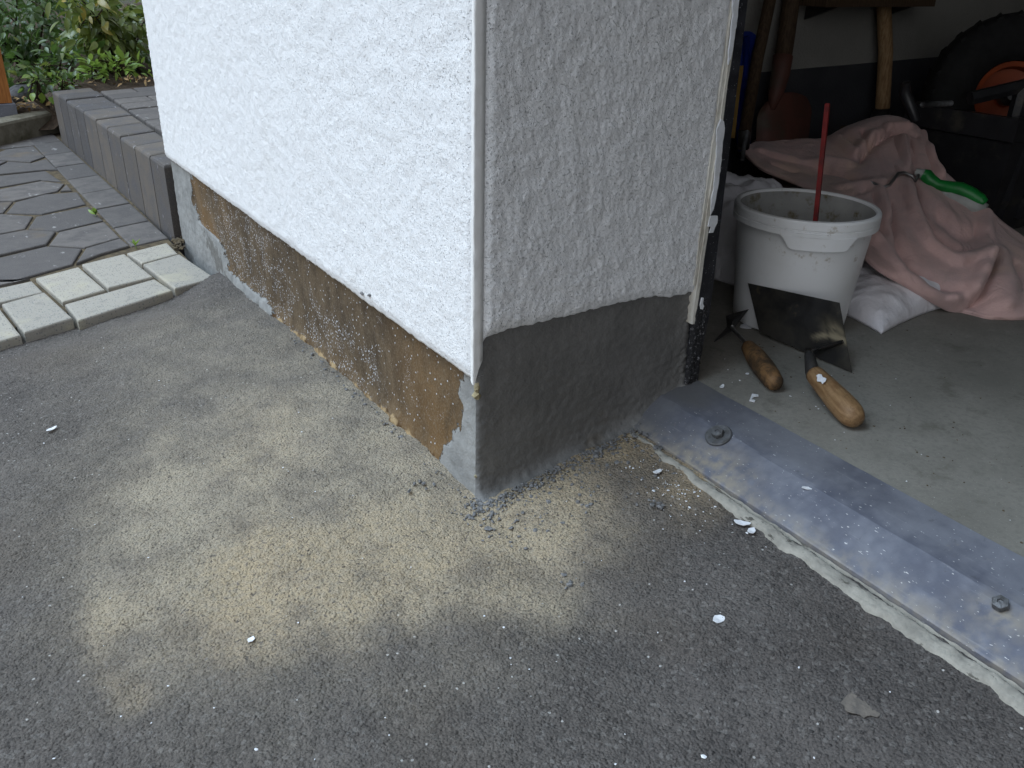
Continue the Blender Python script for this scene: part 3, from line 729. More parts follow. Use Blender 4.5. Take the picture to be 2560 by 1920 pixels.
smear([a6(665, -40), a6(725, -40), a6(712, 60), a6(708, 130), a6(690, 260), a6(668, 400), a6(650, 500), a6(625, 560), a6(632, 430), a6(650, 270), a6(668, 120)], 1)
smear([a6(565, 1030), a6(590, 1050), a6(598, 1110), a6(578, 1230), a6(566, 1380), a6(548, 1540), a6(530, 1659), a8(495, 70), a8(480, 140), a8(452, 190), a8(462, 60), a8(474, -5), a6(505, 1560), a6(516, 1420), a6(528, 1260), a6(530, 1120)], 2)
smear([a8(455, 200), a8(512, 196), a8(508, 260), a8(490, 290), a8(476, 336), a8(446, 338), a8(462, 290), a8(432, 285), a8(440, 230)], 3)
smear([a8(380, 880), a8(396, 880), a8(390, 925), a8(398, 950), a8(392, 972), a8(370, 970), a8(372, 930)], 4)

# ================================================================== THRESHOLD PLATE
th = empty('door_threshold', (.30, -.3, .04))
tag(th, 'galvanised sheet-metal threshold strip along the garage doorway', 'threshold')
ys = np.concatenate([np.arange(-.75, .004, .004)]); ys = np.concatenate([[-2.34, -1.8, -1.3, -1.0], ys])
pr = [(.2418, .022), (.2420, .0395), (.2432, .0412), (.262, .0520), (.280, .0618), (.2935, .0690), (.2965, .0700), (.315, .0738), (.335, .0780), (.3525, .0815), (.3545, .0790)]
px_ = np.array([p[0] for p in pr]); pz_ = np.array([p[1] for p in pr])
Y, I = np.meshgrid(ys, np.arange(len(pr)), indexing='ij')
X = px_[I]-.010*np.clip(-Y, 0, 2.4)/.55*.6+.0006*fbm(Y*9, I*.7, 2, 131); Zt = pz_[I]+.0007*fbm(Y*12, I*.5, 3, 130)*(I > 1)
grime_shade = sst(-.11, .0, Y+.03*fbm(Y*20, X*40, 3, 133))*.9+.55*(I > 6)*sst(-.5, -.1, Y)  # grime at the wall end; the rear facet's shade is put into the colour
sand = np.clip(sst(.262, .243, X)*.6+np.exp(-(((X-.258)/.02)**2+((Y+.14)/.05)**2))*.9+np.exp(-(((X-.276)/.012)**2+((Y+.485)/.025)**2))*.9, 0, 1)
mesh('metal_plate', np.stack([X, Y, Zt], -1).reshape(-1, 3), gridf(len(ys), len(pr))[:, ::-1], M['galvanised'], th, smooth=False, attrs={'grime_shade': grime_shade, 'sand': sand})
# cement edge between asphalt and metal
ys2 = np.concatenate([[-2.3, -1.6, -1.1], np.arange(-.75, -.012, .003)]); us = np.linspace(0, 1, 14)
Y, U = np.meshgrid(ys2, us, indexing='ij')
wid = np.interp(Y, [-2.3, -.55, -.4, -.3, -.2, -.1, -.03], [.022, .022, .024, .022, .019, .013, .007])+.006*fbm(Y*30, Y*0, 4, 140)
xr = .2395-.0109*np.clip(-Y, 0, 2.4); X = xr-wid*(1-U)
Zc = np.interp(X, [.1, .137, .205, .242], [.018, .024, .031, .036])+.0010+.0022*np.sin(np.pi*np.clip(U, 0, 1)**.8)-.009*np.exp(-((U-.86)/.06)**2)+.0014*fbm(X*60, Y*60, 3, 142)-.006*(U < .01)
mesh('cement_edge', np.stack([X, Y, Zc], -1).reshape(-1, 3), gridf(len(ys2), 14)[:, ::-1], M['cement_edge'], th, smooth=True)
def bolt(px, py, wr, lab):
    c = onz(px, py, .066); x = c[0]; 
    z = float(np.interp(x, px_, pz_)); nrm = np.array([-.5, 0, 1.0]); nrm /= np.linalg.norm(nrm); c[2] = z
    if wr > .012:
        V, Fc = lathe([(.004, .0006), (wr*.98, .0006), (wr, .0012), (wr, .0030), (wr*.93, .0042), (wr*.6, .0040), (.004, .0036)], c, nrm, 32)
        wv = mesh('washer', V, Fc, M['bolt_steel'], th, smooth=False); tag(wv, lab)
    hr = .0062
    pts = [(c+nrm*.004+hr*.0*nrm)]
    V, Fc = lathe([(.0002, .0085), (hr*.45, .0085), (hr*.5, .0105), (hr*1.2, .0098), (hr*1.28, .0085), (hr*1.28, .0042), (hr*1.2, .003)], c, nrm, 6)
    mesh('bolt_head', V, Fc, M['bolt_steel'], th, smooth=False)
bolt(1797, 1090, .0168, 'large round washer under a bolt near the mortared wall')
bolt(2503, 1512, .0075, None)

# ================================================================== THINGS IN THE GARAGE
# ---- bucket
BC = np.array([.648, .090, ZF+.0015])
bk = empty('bucket', BC)
tag(bk, 'white plastic bucket with a wide rim standing behind the trowels', 'bucket')
H = .186
V, Fc = lathe([(0, .004), (.082, .004), (.0845, .0), (.087, .003), (.0885, .02), (.0935, .08), (.0990, .140), (.1010, H-.024), (.1035, H-.0225)], BC, n=72)
mesh('body', V, Fc, M['bucket_plastic'], bk, smooth=True)
V, Fc = lathe([(.1020, H-.0235), (.1075, H-.024), (.1085, H-.0225), (.1085, H-.015), (.1068, H-.0142), (.1068, H-.0128), (.1085, H-.012), (.1082, H-.003), (.1065, H), (.1015, H+.0006), (.1000, H-.001), (.0995, H-.006)], BC, n=72)
mesh('rim', V, Fc, M['bucket_plastic'], bk, smooth=False)
V, Fc = lathe([(.0996, H-.004), (.0970, .14), (.0915, .07), (.086, .012), (.0, .012)], BC, n=72)
mesh('inner_wall', V, Fc, M['bucket_inside'], bk, smooth=True)
# handle tab moulded below the rim
d_tab = np.array([-.62, -.78]); a0 = math.atan2(d_tab[1], d_tab[0])
V = []; NA = 25
for i in range(NA):
    t = i/(NA-1); a = a0+R(-30)+R(60)*t; dep = .018*float(sst(0, .16, t)*sst(1, .84, t))
    for rr, zz in ((.1015, H-.0235), (.1096, H-.0225), (.1096, H-.0235-dep), (.1015, H-.0235-dep)):
        V.append((BC[0]+rr*math.cos(a), BC[1]+rr*math.sin(a), BC[2]+zz))
Fc = []
for i in range(NA-1):
    for q in range(3): Fc.append((i*4+q, i*4+q+1, (i+1)*4+q+1, (i+1)*4+q))
mesh('rim_tab', V, Fc, M['bucket_plastic'], bk, smooth=False)
V = []
for i in range(13):
    t = i/12; a = a0+R(-20)+R(26)*t
    for rr, zz in ((.1070, H-.0165), (.1104, H-.0172), (.1104, H-.0218), (.1070, H-.0226)):
        V.append((BC[0]+rr*math.cos(a), BC[1]+rr*math.sin(a), BC[2]+zz))
Fc = [(0, 1, 2, 3), (48, 51, 50, 49)]
for i in range(12):
    for q in range(3): Fc.append((i*4+q, i*4+q+1, (i+1)*4+q+1, (i+1)*4+q))
mesh('grip_rib', V, Fc, M['bucket_plastic'], bk, smooth=False)

# ---- red stick in the bucket
p1 = onz(2042, 520, ZF+H-.004); tdist = (p1-CAM)@_f
p2 = far(2069, 258, tdist-.050)
dv = (p1-p2)/np.linalg.norm(p1-p2); pb = p1+dv*((p1[2]-(ZF+.016))/-dv[2])
st = empty('stirring_stick', pb); tag(st, 'thin red painted stick standing upright in the white bucket', 'stick')
V, Fc = tube([p2-dv*.0, p2+dv*.002, pb], [.0036, .0046, .0046], 4, up=np.array([.2, .5, 0])); mesh('rod', V, Fc, M['red_paint'], st)

# ---- big trowel leaning on the bucket
Cc = onz(2129, 932, ZF+.001); e_ = np.array([.545, .088, 0])-np.array([Cc[0], Cc[1], 0]); e_ /= np.linalg.norm(e_)
bk_ = np.array([e_[1], -e_[0], 0]); t_ = R(84); w_ = bk_*math.cos(t_)+np.array([0, 0, math.sin(t_)]); n_ = np.cross(e_, w_); n_ /= np.linalg.norm(n_)
if n_[0] > 0: n_ = -n_
cd_ = n_@Cc
q4 = [hitp(px, py, n_, cd_) for px, py in ((2129, 932), (1898, 829), (1894, 815), (1869.5, 708), (2098, 757), (2102, 764))]
tr = empty('trowel', onz(2050, 960, ZF)); tag(tr, 'large trowel with dark steel blade leaning on the bucket', 'trowel')
# subdivided blade for the mortar smear
nu, nv = 40, 26; A_, B_, C_, D_ = q4[3], q4[4], q4[0], q4[1]
V = []; sm = []
for i in range(nu):
    for j in range(nv):
        u_, v_ = i/(nu-1), j/(nv-1); top = A_+(B_-A_)*u_; bot = D_+(C_-D_)*u_; V.append(top+(bot-top)*v_)
        line = abs((v_-.62)*.9+(u_-.80)*.15+.06*math.sin(u_*9)); s = math.exp(-(line/.035)**2)*float(sst(.60, .70, u_))
        s += .75*math.exp(-(((u_-.90)/.10)**2+((v_-.45)/.13)**2))
        s = 1.5*s*(.7+.6*float(fbm(np.array(u_*14), np.array(v_*10), 3, 8))); sm.append(min(1, max(0, s)))
V = np.array(V); Fg = gridf(nu, nv).tolist(); k0 = len(V); V2 = V-n_*.0013
bd = [i*nv for i in range(nu)]+[(nu-1)*nv+j for j in range(1, nv)]+[i*nv+nv-1 for i in range(nu-2, -1, -1)]+[j for j in range(nv-2, 0, -1)]
Fg += [[a+k0 for a in q[::-1]] for q in gridf(nu, nv).tolist()]+[[bd[i], bd[i]+k0, bd[(i+1) % len(bd)]+k0, bd[(i+1) % len(bd)]] for i in range(len(bd))]
mesh('blade', np.concatenate([V, V2]), Fg, M['trowel_steel'], tr, attrs={'smear': sm+sm})
h1 = onz(2137, 1046, ZF+.0165); h0 = onz(2036, 935, ZF+.030)
hv = (h1-h0)/np.linalg.norm(h1-h0)
g0 = hitp(2110, 853, n_, cd_)+n_*.003; g1 = hitp(2060, 868, n_, cd_)+n_*.005; g2 = hitp(2034, 876, n_, cd_)+n_*.014
g3 = far(2024, 892, (h0-CAM)@_f+.004)
V, Fc = tube([g0, g1, g2, g3, h0-hv*.006, h0+hv*.012], [.0025, .0042, .005, .0068, .0095, .0118], 14)
mesh('tang', V, Fc, M['dark_steel'], tr, smooth=True)
L = np.linalg.norm(h1-h0)
V, Fc = lathe([(.0, 0), (.0118, .0), (.0124, .004), (.0136, .02), (.0152, .045), (.0164, L*.62), (.0168, L*.80), (.0160, L*.92), (.0140, L*.985), (.0110, L+.004), (.004, L+.0065), (0, L+.0066)], h0, hv, 32)
mesh('handle', V, Fc, M['handle_wood'], tr, smooth=True, attrs=grain(V, h0, hv))
# white paint spot on the handle
sp0 = h0+hv*.030; sd = (CAM-sp0); sd -= hv*(sd@hv); sd /= np.linalg.norm(sd); tn = np.cross(hv, sd)
V = []
for i in range(9):
    for j in range(5):
        a = (j/4-.5)*.5*(1-.5*abs(i/4-1)**2)+.25*math.sin(i*1.3)*.3+.12; l = (i/8-.5)*.020
        rr = .0148+.0035*(l+.015)/.03+.0008; V.append(sp0+hv*l+rr*(math.cos(a)*sd-math.sin(a)*tn))
mesh('paint_spot', V, gridf(9, 5), M['white_paint'], tr, smooth=True)

# ---- small pointed trowel
s1 = onz(1938, 958, ZF+.0135); s0 = onz(1867, 862, ZF+.0165); sv = (s1-s0)/np.linalg.norm(s1-s0)
ts_ = empty('pointing_trowel', onz(1900, 930, ZF)); tag(ts_, 'small trowel with a dark worn wooden handle beside the black door frame', 'trowel')
L = np.linalg.norm(s1-s0)
V, Fc = lathe([(0, -.001), (.0065, .0), (.0105, .008), (.0140, L*.35), (.0150, L*.6), (.0138, L*.85), (.0120, L*.985), (.0085, L+.004), (0, L+.0045)], s0, sv, 28)
mesh('handle', V, Fc, M['old_handle_wood'], ts_, smooth=True, attrs=grain(V, s0, sv))
b0 = onz(1833, 824, ZF+.016)
V, Fc = tube([s0+sv*.002, s0-sv*.012, b0, b0-sv*.006+np.array([0, 0, .002])], [.0042, .0032, .0032, .0032], 10); mesh('shaft', V, Fc, M['wire_steel'], ts_, smooth=True)
tipA = far(1872, 774, (b0-CAM)@_f+.012); tipB = onz(1786, 855, ZF+.002); mid = b0-sv*.004
nB = np.cross(tipA-tipB, mid+np.array([.02, .012, .0])-tipB); nB /= np.linalg.norm(nB)
axd = -sv
out = [tipA, mid+np.array([0, 0, .010])+axd*.002, mid-np.array([0, 0, .004]), tipB, mid+axd*.022-np.array([0, 0, .008]), mid+axd*.034+np.array([0, 0, .006])]
V, Fc = slab(out, nB, .0012); mesh('blade', V, Fc, M['dark_steel'], ts_)

# ---- sacks
def pillow(name, c, a, b, rot, h, seed, lab, wr=.004, pinch=.35, lean=(0, 0)):
    n = 64; u = np.linspace(-1, 1, n); U, W = np.meshgrid(u, u, indexing='ij')
    f = (1-np.abs(U)**3.2)*(1-np.abs(W)**3.2); f = np.clip(f, 0, 1)**.55
    cor = (np.abs(U)*np.abs(W))**2
    x = a*U*(1-.10*(1-W*W)*np.abs(U)**4+.05*cor); y = b*W*(1-.10*(1-U*U)*np.abs(W)**4+.05*cor)
    zt = h*f*(1+.16*fbm(U*1.6, W*1.6, 3, seed))+wr*fbm(U*5+W*3, W*2.2-U*1.5, 4, seed+3)*sst(0, .25, f)-wr*1.8*np.abs(pn(U*3.1, W*3.3, seed+7))*sst(0, .3, f)
    zt = np.maximum(zt, .0)+.006; zb_ = np.full_like(zt, .001)
    x = x+lean[0]*zt; y = y+lean[1]*zt
    cr, sr = math.cos(rot), math.sin(rot)
    def tr_(z): return np.stack([c[0]+x*cr-y*sr, c[1]+x*sr+y*cr, c[2]+z], -1).reshape(-1, 3)
    V = np.concatenate([tr_(zt), tr_(zb_)]); g = gridf(n, n); k0 = n*n
    bd = [i*n for i in range(n)]+[(n-1)*n+j for j in range(1, n)]+[i*n+n-1 for i in range(n-2, -1, -1)]+[j for j in range(n-2, 0, -1)]
    Fg = g.tolist()+(g[:, ::-1]+k0).tolist()+[[bd[i], bd[i]+k0, bd[(i+1) % len(bd)]+k0, bd[(i+1) % len(bd)]] for i in range(len(bd))]
    e = empty(name, c); tag(e, lab, 'sack'); mesh('cover', V, Fg, M['white_sack'], e, smooth=True); return e
pillow('sack', (.903, .112, ZF), .172, .138, R(0), .055, 3, 'white sack under the pink towel, beside the bucket', .0022)
pillow('sack', (.800, .385, ZF), .16, .14, R(20), .145, 9, 'grey-white sack behind the bucket, half hidden by the door frame', .006)

# ---- pink towel draped over the sacks: lofted guide curves (sight line and depth), then creases pressed along the cloth
def floorp(x, y): return onz(x, y, ZF+.004)
GC = [[(1858, 374, 1.80), (1910, 420, 1.74), (1985, 452, 1.70), (2090, 505, 1.60), (2174, 642, 1.425), (2280, 714, 1.405), (2395, 777, 0), (2490, 794, 0), (2660, 792, 0)],
      [(1868, 366, 1.83), (1950, 402, 1.79), (2050, 440, 1.74), (2165, 500, 1.58), (2250, 600, 1.475), (2335, 668, 1.45), (2440, 708, 1.44), (2540, 725, 1.455), (2690, 722, 1.46)],
      [(1880, 360, 1.86), (1970, 378, 1.83), (2070, 398, 1.79), (2180, 424, 1.71), (2262, 486, 1.61), (2345, 556, 1.565), (2425, 612, 1.53), (2525, 655, 1.525), (2720, 680, 1.53)],
      [(1890, 357, 1.88), (1975, 358, 1.87), (2065, 362, 1.85), (2140, 340, 1.82), (2215, 340, 1.80), (2290, 380, 1.74), (2350, 458, 1.67), (2455, 540, 1.62), (2600, 650, 1.59)],
      [(1893, 356, 1.90), (1978, 352, 1.90), (2070, 350, 1.89), (2138, 318, 1.87), (2218, 297, 1.85), (2292, 320, 1.83), (2342, 415, 1.75), (2474, 530, 1.65), (2610, 640, 1.63)]]
K_ = [np.array([floorp(x, y) if d == 0 else far(x, y, d) for x, y, d in c]) for c in GC]
bk1 = K_[4]+np.array([.035, .05, -.02]); bk2 = K_[4]+np.array([.055, .09, -.13]); bk2[:, 2] = np.maximum(bk2[:, 2], ZF+.01)
K_ = np.array([K_[0]+np.array([.012, .016, -.006])]+K_+[bk1, bk2])
def catmull(pts, n, axis_):
    pts = np.moveaxis(pts, axis_, 0); kk = len(pts)
    ext = np.concatenate([2*pts[:1]-pts[1:2], pts, 2*pts[-1:]-pts[-2:-1]])
    t = np.linspace(0, kk-1, n); i = np.minimum(t.astype(int), kk-2); f_ = (t-i).reshape((-1,)+(1,)*(pts.ndim-1))
    a0_, a1_, a2_, a3_ = ext[i], ext[i+1], ext[i+2], ext[i+3]
    return np.moveaxis(.5*((2*a1_)+(-a0_+a2_)*f_+(2*a0_-5*a1_+4*a2_-a3_)*f_*f_+(-a0_+3*a1_-3*a2_+a3_)*f_**3), 0, axis_)
TR, TC = 84, 132
SF = catmull(catmull(K_, TR, 0), TC, 1)
FLAT = SF[8:TR-12].reshape(-1, 3)
def on_cloth(x, y):
    d = ray(x, y); d = d/np.linalg.norm(d); q = FLAT-CAM; off = q-np.outer(q@d, d); return FLAT[np.argmin((off*off).sum(1))]
FOLDS = [([(2283, 460), (2300, 520), (2335, 590), (2390, 628), (2440, 622)], 9, -.016), ([(2265, 470), (2280, 540), (2312, 605), (2380, 650), (2450, 640)], 16, .012),
         ([(2300, 480), (2350, 520), (2400, 560)], 22, .006), ([(2350, 560), (2400, 590), (2440, 590)], 26, -.008),
         ([(2225, 560), (2270, 660), (2320, 705), (2400, 735)], 20, -.011), ([(2455, 540), (2470, 600), (2455, 680), (2420, 730), (2380, 745)], 15, .012),
         ([(2480, 600), (2490, 660), (2470, 720), (2420, 760)], 14, -.010), ([(2190, 600), (2260, 690), (2340, 745)], 14, .006),
         ([(2205, 480), (2212, 560), (2230, 600)], 10, .009), ([(2185, 490), (2192, 560), (2205, 590)], 8, -.010), ([(2170, 520), (2180, 600)], 10, .006),
         ([(2230, 520), (2245, 580)], 9, -.007), ([(2150, 405), (2180, 375), (2205, 345), (2225, 330)], 7, -.020), ([(2140, 385), (2160, 350), (2190, 330)], 9, .012),
         ([(2155, 330), (2165, 360), (2185, 375)], 7, -.014), ([(2225, 335), (2270, 338), (2295, 345)], 8, -.014), ([(2215, 318), (2260, 318), (2292, 328)], 9, .010),
         ([(2255, 345), (2262, 400), (2250, 430)], 8, .010), ([(2236, 350), (2240, 420)], 7, -.010), ([(2280, 350), (2290, 410)], 7, -.010),
         ([(2302, 335), (2325, 400), (2345, 440)], 8, .012), ([(2318, 350), (2345, 410)], 6, -.006), ([(2050, 430), (2110, 440), (2160, 450)], 14, -.012),
         ([(2060, 405), (2120, 415)], 14, .010), ([(1900, 385), (1980, 400), (2050, 415)], 12, .008), ([(1930, 410), (1990, 430)], 10, -.008),
         ([(2080, 350), (2110, 370), (2130, 390)], 10, .010), ([(2105, 350), (2135, 365)], 7, -.010), ([(2500, 640), (2520, 700), (2500, 760)], 22, .008),
         ([(2540, 660), (2560, 720)], 18, -.008), ([(2100, 470), (2200, 460), (2270, 450)], 14, .008), ([(2120, 490), (2170, 480)], 9, -.008)]
I_, J_ = np.meshgrid(np.arange(TR), np.arange(TC), indexing='ij')
WP = SF+.007*np.stack([fbm(I_/11, J_/15, 3, 3), fbm(I_/11, J_/15, 3, 7), fbm(I_/11, J_/15, 3, 11)], -1)
dd = .0022*fbm(I_/5.0, J_/7.0, 3, 12)+.004*fbm(I_/14.0, J_/10.0, 2, 15)
for pl, wd, am in FOLDS:
    Q = [on_cloth(*p) for p in pl]; best = np.full((TR, TC), 9.0)
    for a_, b_ in zip(Q[:-1], Q[1:]):
        ab = b_-a_; t = np.clip(((WP-a_)@ab)/max(ab@ab, 1e-9), 0, 1); best = np.minimum(best, np.linalg.norm(WP-(a_+t[..., None]*ab), axis=-1))
    wm = wd*.00080*(.80 if am < 0 else 1.10); dd += 2.3*am*np.exp(-(best/wm)**2)
row = np.linspace(0, 1, TR)[:, None]; dd = dd*np.clip((row-.10)/.08, 0, 1)*np.clip((.93-row)/.1, 0, 1)
nrm_ = np.array([-.48, -.62, .62]); nrm_ = nrm_/np.linalg.norm(nrm_)
SF = SF+dd[..., None]*nrm_; SF[..., 2] = np.maximum(SF[..., 2], ZF+.0036)
tw = empty('towel', (1.0, .1, ZF)); tag(tw, 'faded pink towel crumpled over the sacks behind the bucket', 'towel')
o = mesh('cloth', SF.reshape(-1, 3), gridf(TR, TC), M['pink_towel'], tw, smooth=True)
md = o.modifiers.new('thickness', 'SOLIDIFY'); md.thickness = .0035; md.offset = -1
md = o.modifiers.new('smooth', 'SUBSURF'); md.levels = 1; md.render_levels = 1
# ---- paint-roller handle lying on the towel
rf = empty('roller_frame', far(2380, 470, 1.64)); tag(rf, 'paint-roller handle in green and grey plastic lying on the pink towel', 'roller handle')
A = far(2302, 440, 1.655); B = far(2470, 505, 1.60); ax = (B-A)/np.linalg.norm(B-A); L = np.linalg.norm(B-A); upv = np.cross(_r, ax); upv = np.cross(ax, np.cross(np.array([0, 0, 1.]), ax)); upv /= np.linalg.norm(upv)
Pth = [A+ax*L*t+upv*h for t, h in ((.0, .006), (.06, .005), (.15, -.001), (.28, -.004), (.42, -.001), (.58, .003), (.75, .002), (.90, -.002), (.97, -.005))]
V, Fc = tube(Pth, [.0085, .0125, .0125, .0105, .0118, .0138, .0135, .0120, .009], 18); mesh('grip', V, Fc, M['green_plastic'], rf, smooth=True)
Pth = [A+ax*L*t+upv*h for t, h in ((.36, -.012), (.5, -.014), (.7, -.014), (.9, -.016), (1.02, -.017))]
V, Fc = tube(Pth, [.006, .0135, .0160, .0150, .0135], 18); mesh('grip_inlay', V, Fc, M['grey_plastic'], rf, smooth=True)
V, Fc = tube([A-ax*.012+upv*.004, A+upv*.005, A+ax*.010+upv*.004], [.0065, .0095, .0118], 16); mesh('collar', V, Fc, M['grey_plastic'], rf, smooth=True)
Pw = [A-ax*.004+upv*.003, far(2288, 452, 1.63), far(2280, 440, 1.63), far(2262, 432, 1.63), far(2246, 433, 1.63), far(2236, 446, 1.625), far(2224, 462, 1.62), far(2205, 470, 1.62), far(2190, 461, 1.625), far(2176, 455, 1.635)]
V, Fc = tube(Pw, .0031, 10); mesh('wire', V, Fc, M['wire_steel'], rf, smooth=True)


# ---- tools against the inner wall
def leaning(name, lab, cat, pts, loc): e = empty(name, loc); tag(e, lab, cat); return e
YB = YW-.03
# shovel: wooden shaft, red-brown blade on the floor
sb = ony(1935, 350, YB-.10)
sh = empty('shovel', sb); tag(sh, 'shovel with red-brown blade and wooden shaft against the inner wall', 'shovel')
P = [ony(1990, -220, YB), ony(1978, 0, YB), ony(1966, 90, YB-.008), ony(1955, 165, YB-.016)]
V, Fc = tube(P, [.0185, .0185, .0185, .0180], 14); mesh('shaft', V, Fc, M['dark_wood'], sh, smooth=True)
P = [ony(1958, 140, YB-.014), ony(1951, 185, YB-.022), ony(1938, 235, YB-.03), ony(1930, 275, YB-.034)]
V, Fc = tube(P, [.021, .020, .017, .006], 14); mesh('socket', V, Fc, M['red_brown_steel'], sh, smooth=True)
# blade outline in the wall-parallel plane
nv, nu = 18, 15; V = []
for j in range(nv):
    t = j/(nv-1); cl = np.array((1928+16*t, 235)) ; cx = 1968-14*t; cy = 232+185*t; hw = 66*(float(sst(-.35, .25, t))**.7)*(1-.10*t)
    for i in range(nu):
        s = (i/(nu-1))*2-1; V.append(ony(cx+s*hw+(-6 if s < 0 else 0), cy+18*s*s*(1-t)-8*s, YB-.034-.02*t+.016*s*s-.012*t*(1-s*s)))
V = np.array(V); k0 = len(V); Fg = gridf(nv, nu).tolist(); Vb = V+np.array([.0, .0025, 0])
mesh('blade', np.concatenate([V, Vb]), Fg+[[a+k0 for a in q[::-1]] for q in gridf(nv, nu).tolist()], M['red_brown_steel'], sh, smooth=True)
# dark pole
P = [ony(1955, -230, YB-.02), ony(1925, 0, YB-.02), ony(1893, 150, YB-.05), ony(1862, 330, YB-.09)]
pe = empty('tool_pole', P[-1]); tag(pe, 'dark thin tool pole leaning left of the shovel shaft', 'pole')
V, Fc = tube(P, .0125, 12); mesh('shaft', V, Fc, M['dark_wood'], pe, smooth=True)
V, Fc = tube([ony(1863, 325, YB-.085), ony(1858, 370, YB-.1)], [.0135, .012], 12); mesh('ferrule', V, Fc, M['dark_steel'], pe, smooth=True)
# broom shaft on the right
P = [ony(2200, -240, YB), ony(2209, 0, YB), ony(2214, 130, YB-.01), ony(2206, 272, YB-.03)]
be = empty('broom', P[-1]); tag(be, 'pale wooden broom shaft standing against the dark painted band', 'broom')
V, Fc = tube(P, [.0165, .0165, .0168, .017], 14); mesh('shaft', V, Fc, M['old_wood'], be, smooth=True)
c0 = ony(2204, 272, YB-.032)
V, Fc = tube([c0, c0-np.array([0, .002, .03])], [.020, .024], 14); mesh('socket', V, Fc, M['dark_steel'], be, smooth=True)
V, Fc = box(c0[0]-.13, c0[0]+.13, c0[1]-.03, c0[1]+.012, c0[2]-.065, c0[2]-.031, .006); mesh('head', V, Fc, M['dark_wood'], be)
pos = []
parts = []
for i in range(40):
    for j in range(3):
        b = np.array([c0[0]-.12+.24*i/39, c0[1]-.024+.012*j, c0[2]-.064]); parts.append(tube([b, b+np.array([random.uniform(-.006, .006), random.uniform(-.006, .004), ZF-b[2]+.002])], .0022, 4, cap=False))
V, Fc = join(*parts); o = mesh('bristles', V, Fc, M['black_plastic'], be); tag(o, kind='stuff')
# blue plastic blade tool (snow pusher) standing behind the frame
bo = []
for a in np.linspace(0, math.pi, 12): bo.append((1870+26*math.cos(a), 108-30*math.sin(a)))
bo += [(1838, 190), (1842, 300), (1850, 380), (1874, 380), (1884, 260), (1894, 170)][::1]
P3 = [ony(p[0], p[1], YB-.03) for p in bo]
bl = empty('plastic_shovel', P3[-3]); tag(bl, 'blue plastic shovel blade standing upright beside the door frame', 'shovel')
V, Fc = slab(P3, (0, 1, 0), .006); mesh('blade', V, Fc, M['blue_plastic'], bl)
V, Fc = tube([ony(1866, 90, YB-.034), ony(1862, 250, YB-.034), ony(1856, 370, YB-.034)], [.006, .008, .006], 8); mesh('rib', V, Fc, M['blue_plastic'], bl, smooth=True)
P = [ony(1848, 165, YB-.06), ony(1838, 240, YB-.07), ony(1826, 345, YB-.08)]
ye = empty('wooden_lath', P[-1]); tag(ye, 'yellowish wooden lath beside the blue plastic shovel', 'lath')
V, Fc = tube(P, [.012, .012, .012], 4, flat=.6); mesh('lath', V, Fc, M['yellow_wood'], ye)
P = [ony(1868, 328, YB-.14), ony(1864, 350, YB-.15), ony(1859, 372, YB-.16), ony(1856, 400, YB-.17)]
sq = empty('threaded_rod', P[-1]); tag(sq, 'short pale metal rod sticking up left of the towel', 'rod')
V, Fc = tube(P, .0042, 8); mesh('rod', V, Fc, M['bolt_steel'], sq, smooth=True)
# dark shelf board along the wall above
p0 = ony(2000, -90, YB+.01); p1_ = ony(2272, 15, YB+.01)
V, Fc = box(ony(1996, 15, YB)[0], ony(2268, 15, YB)[0], YW-.10, YW-.006, ony(2240, 17, YW-.10)[2], ony(2240, 17, YW-.10)[2]+.025, .003)
se = empty('wall_shelf', (1.3, YW, .5)); tag(se, 'dark wooden shelf board on the inner wall behind the tool shafts', 'shelf')
mesh('board', V, Fc, M['dark_wood'], se)
for xx in (ony(2040, 15, YB)[0], ony(2225, 15, YB)[0]):
    zt = V[0][2] if False else ony(2240, 17, YW-.10)[2]
    V2, F2 = slab([(xx, YW-.004, zt-.001), (xx, YW-.085, zt-.001), (xx, YW-.004, zt-.03)], (1, 0, 0), .008); mesh('bracket', V2, F2, M['dark_steel'], se)

# ---- black tub and orange wheel on the right
xa, xb = 1.36, 1.98; y0_, y1_ = .17, .42
tb = empty('plastic_tub', (1.65, .33, ZF)); tag(tb, 'black plastic tub with a worn lip behind the pink towel', 'tub')
zt = onx(2300, 300, 1.36)[2]
zt = float(ony(2310, 330, y0_)[2])
def ring(xa, xb, ya, yb, z): return [(xa, ya, z), (xb, ya, z), (xb, yb, z), (xa, yb, z)]
rings = [ring(xa+.05, xb-.05, y0_+.03, y1_-.03, ZF+.002), ring(xa+.01, xb-.01, y0_+.006, y1_-.006, zt-.05), ring(xa, xb, y0_, y1_, zt-.045), ring(xa, xb, y0_, y1_, zt), ring(xa+.02, xb-.02, y0_+.02, y1_-.02, zt), ring(xa+.065, xb-.065, y0_+.05, y1_-.05, ZF+.02)]
V = [p for r_ in rings for p in r_]; Fc = [(3, 2, 1, 0), (20, 21, 22, 23)]
for k_ in range(5):
    for i in range(4): Fc.append((k_*4+i, k_*4+(i+1) % 4, (k_+1)*4+(i+1) % 4, (k_+1)*4+i))
mesh('tub_shell', V, Fc, M['black_plastic'], tb)
for i in range(7):
    x_ = xa+.07+i*.08; V, Fc = box(x_-.006, x_+.006, y0_-.004, y0_+.03, ZF+.03, zt-.052); 
    V = [(x, y+(.03-.03*min(1, (z-ZF)/(zt-ZF)))*.6, z) for x, y, z in V]; mesh('rib', V, Fc, M['black_plastic'], tb)
p0 = ony(2306, 262, .20); p1_ = ony(2378, 258, .20)
V, Fc = tube([p0, p1_], .005, 8); mesh('lip_glint', V, Fc, M['bolt_steel'], tb, smooth=True)  # paler rod added as the glint along the tub's lip
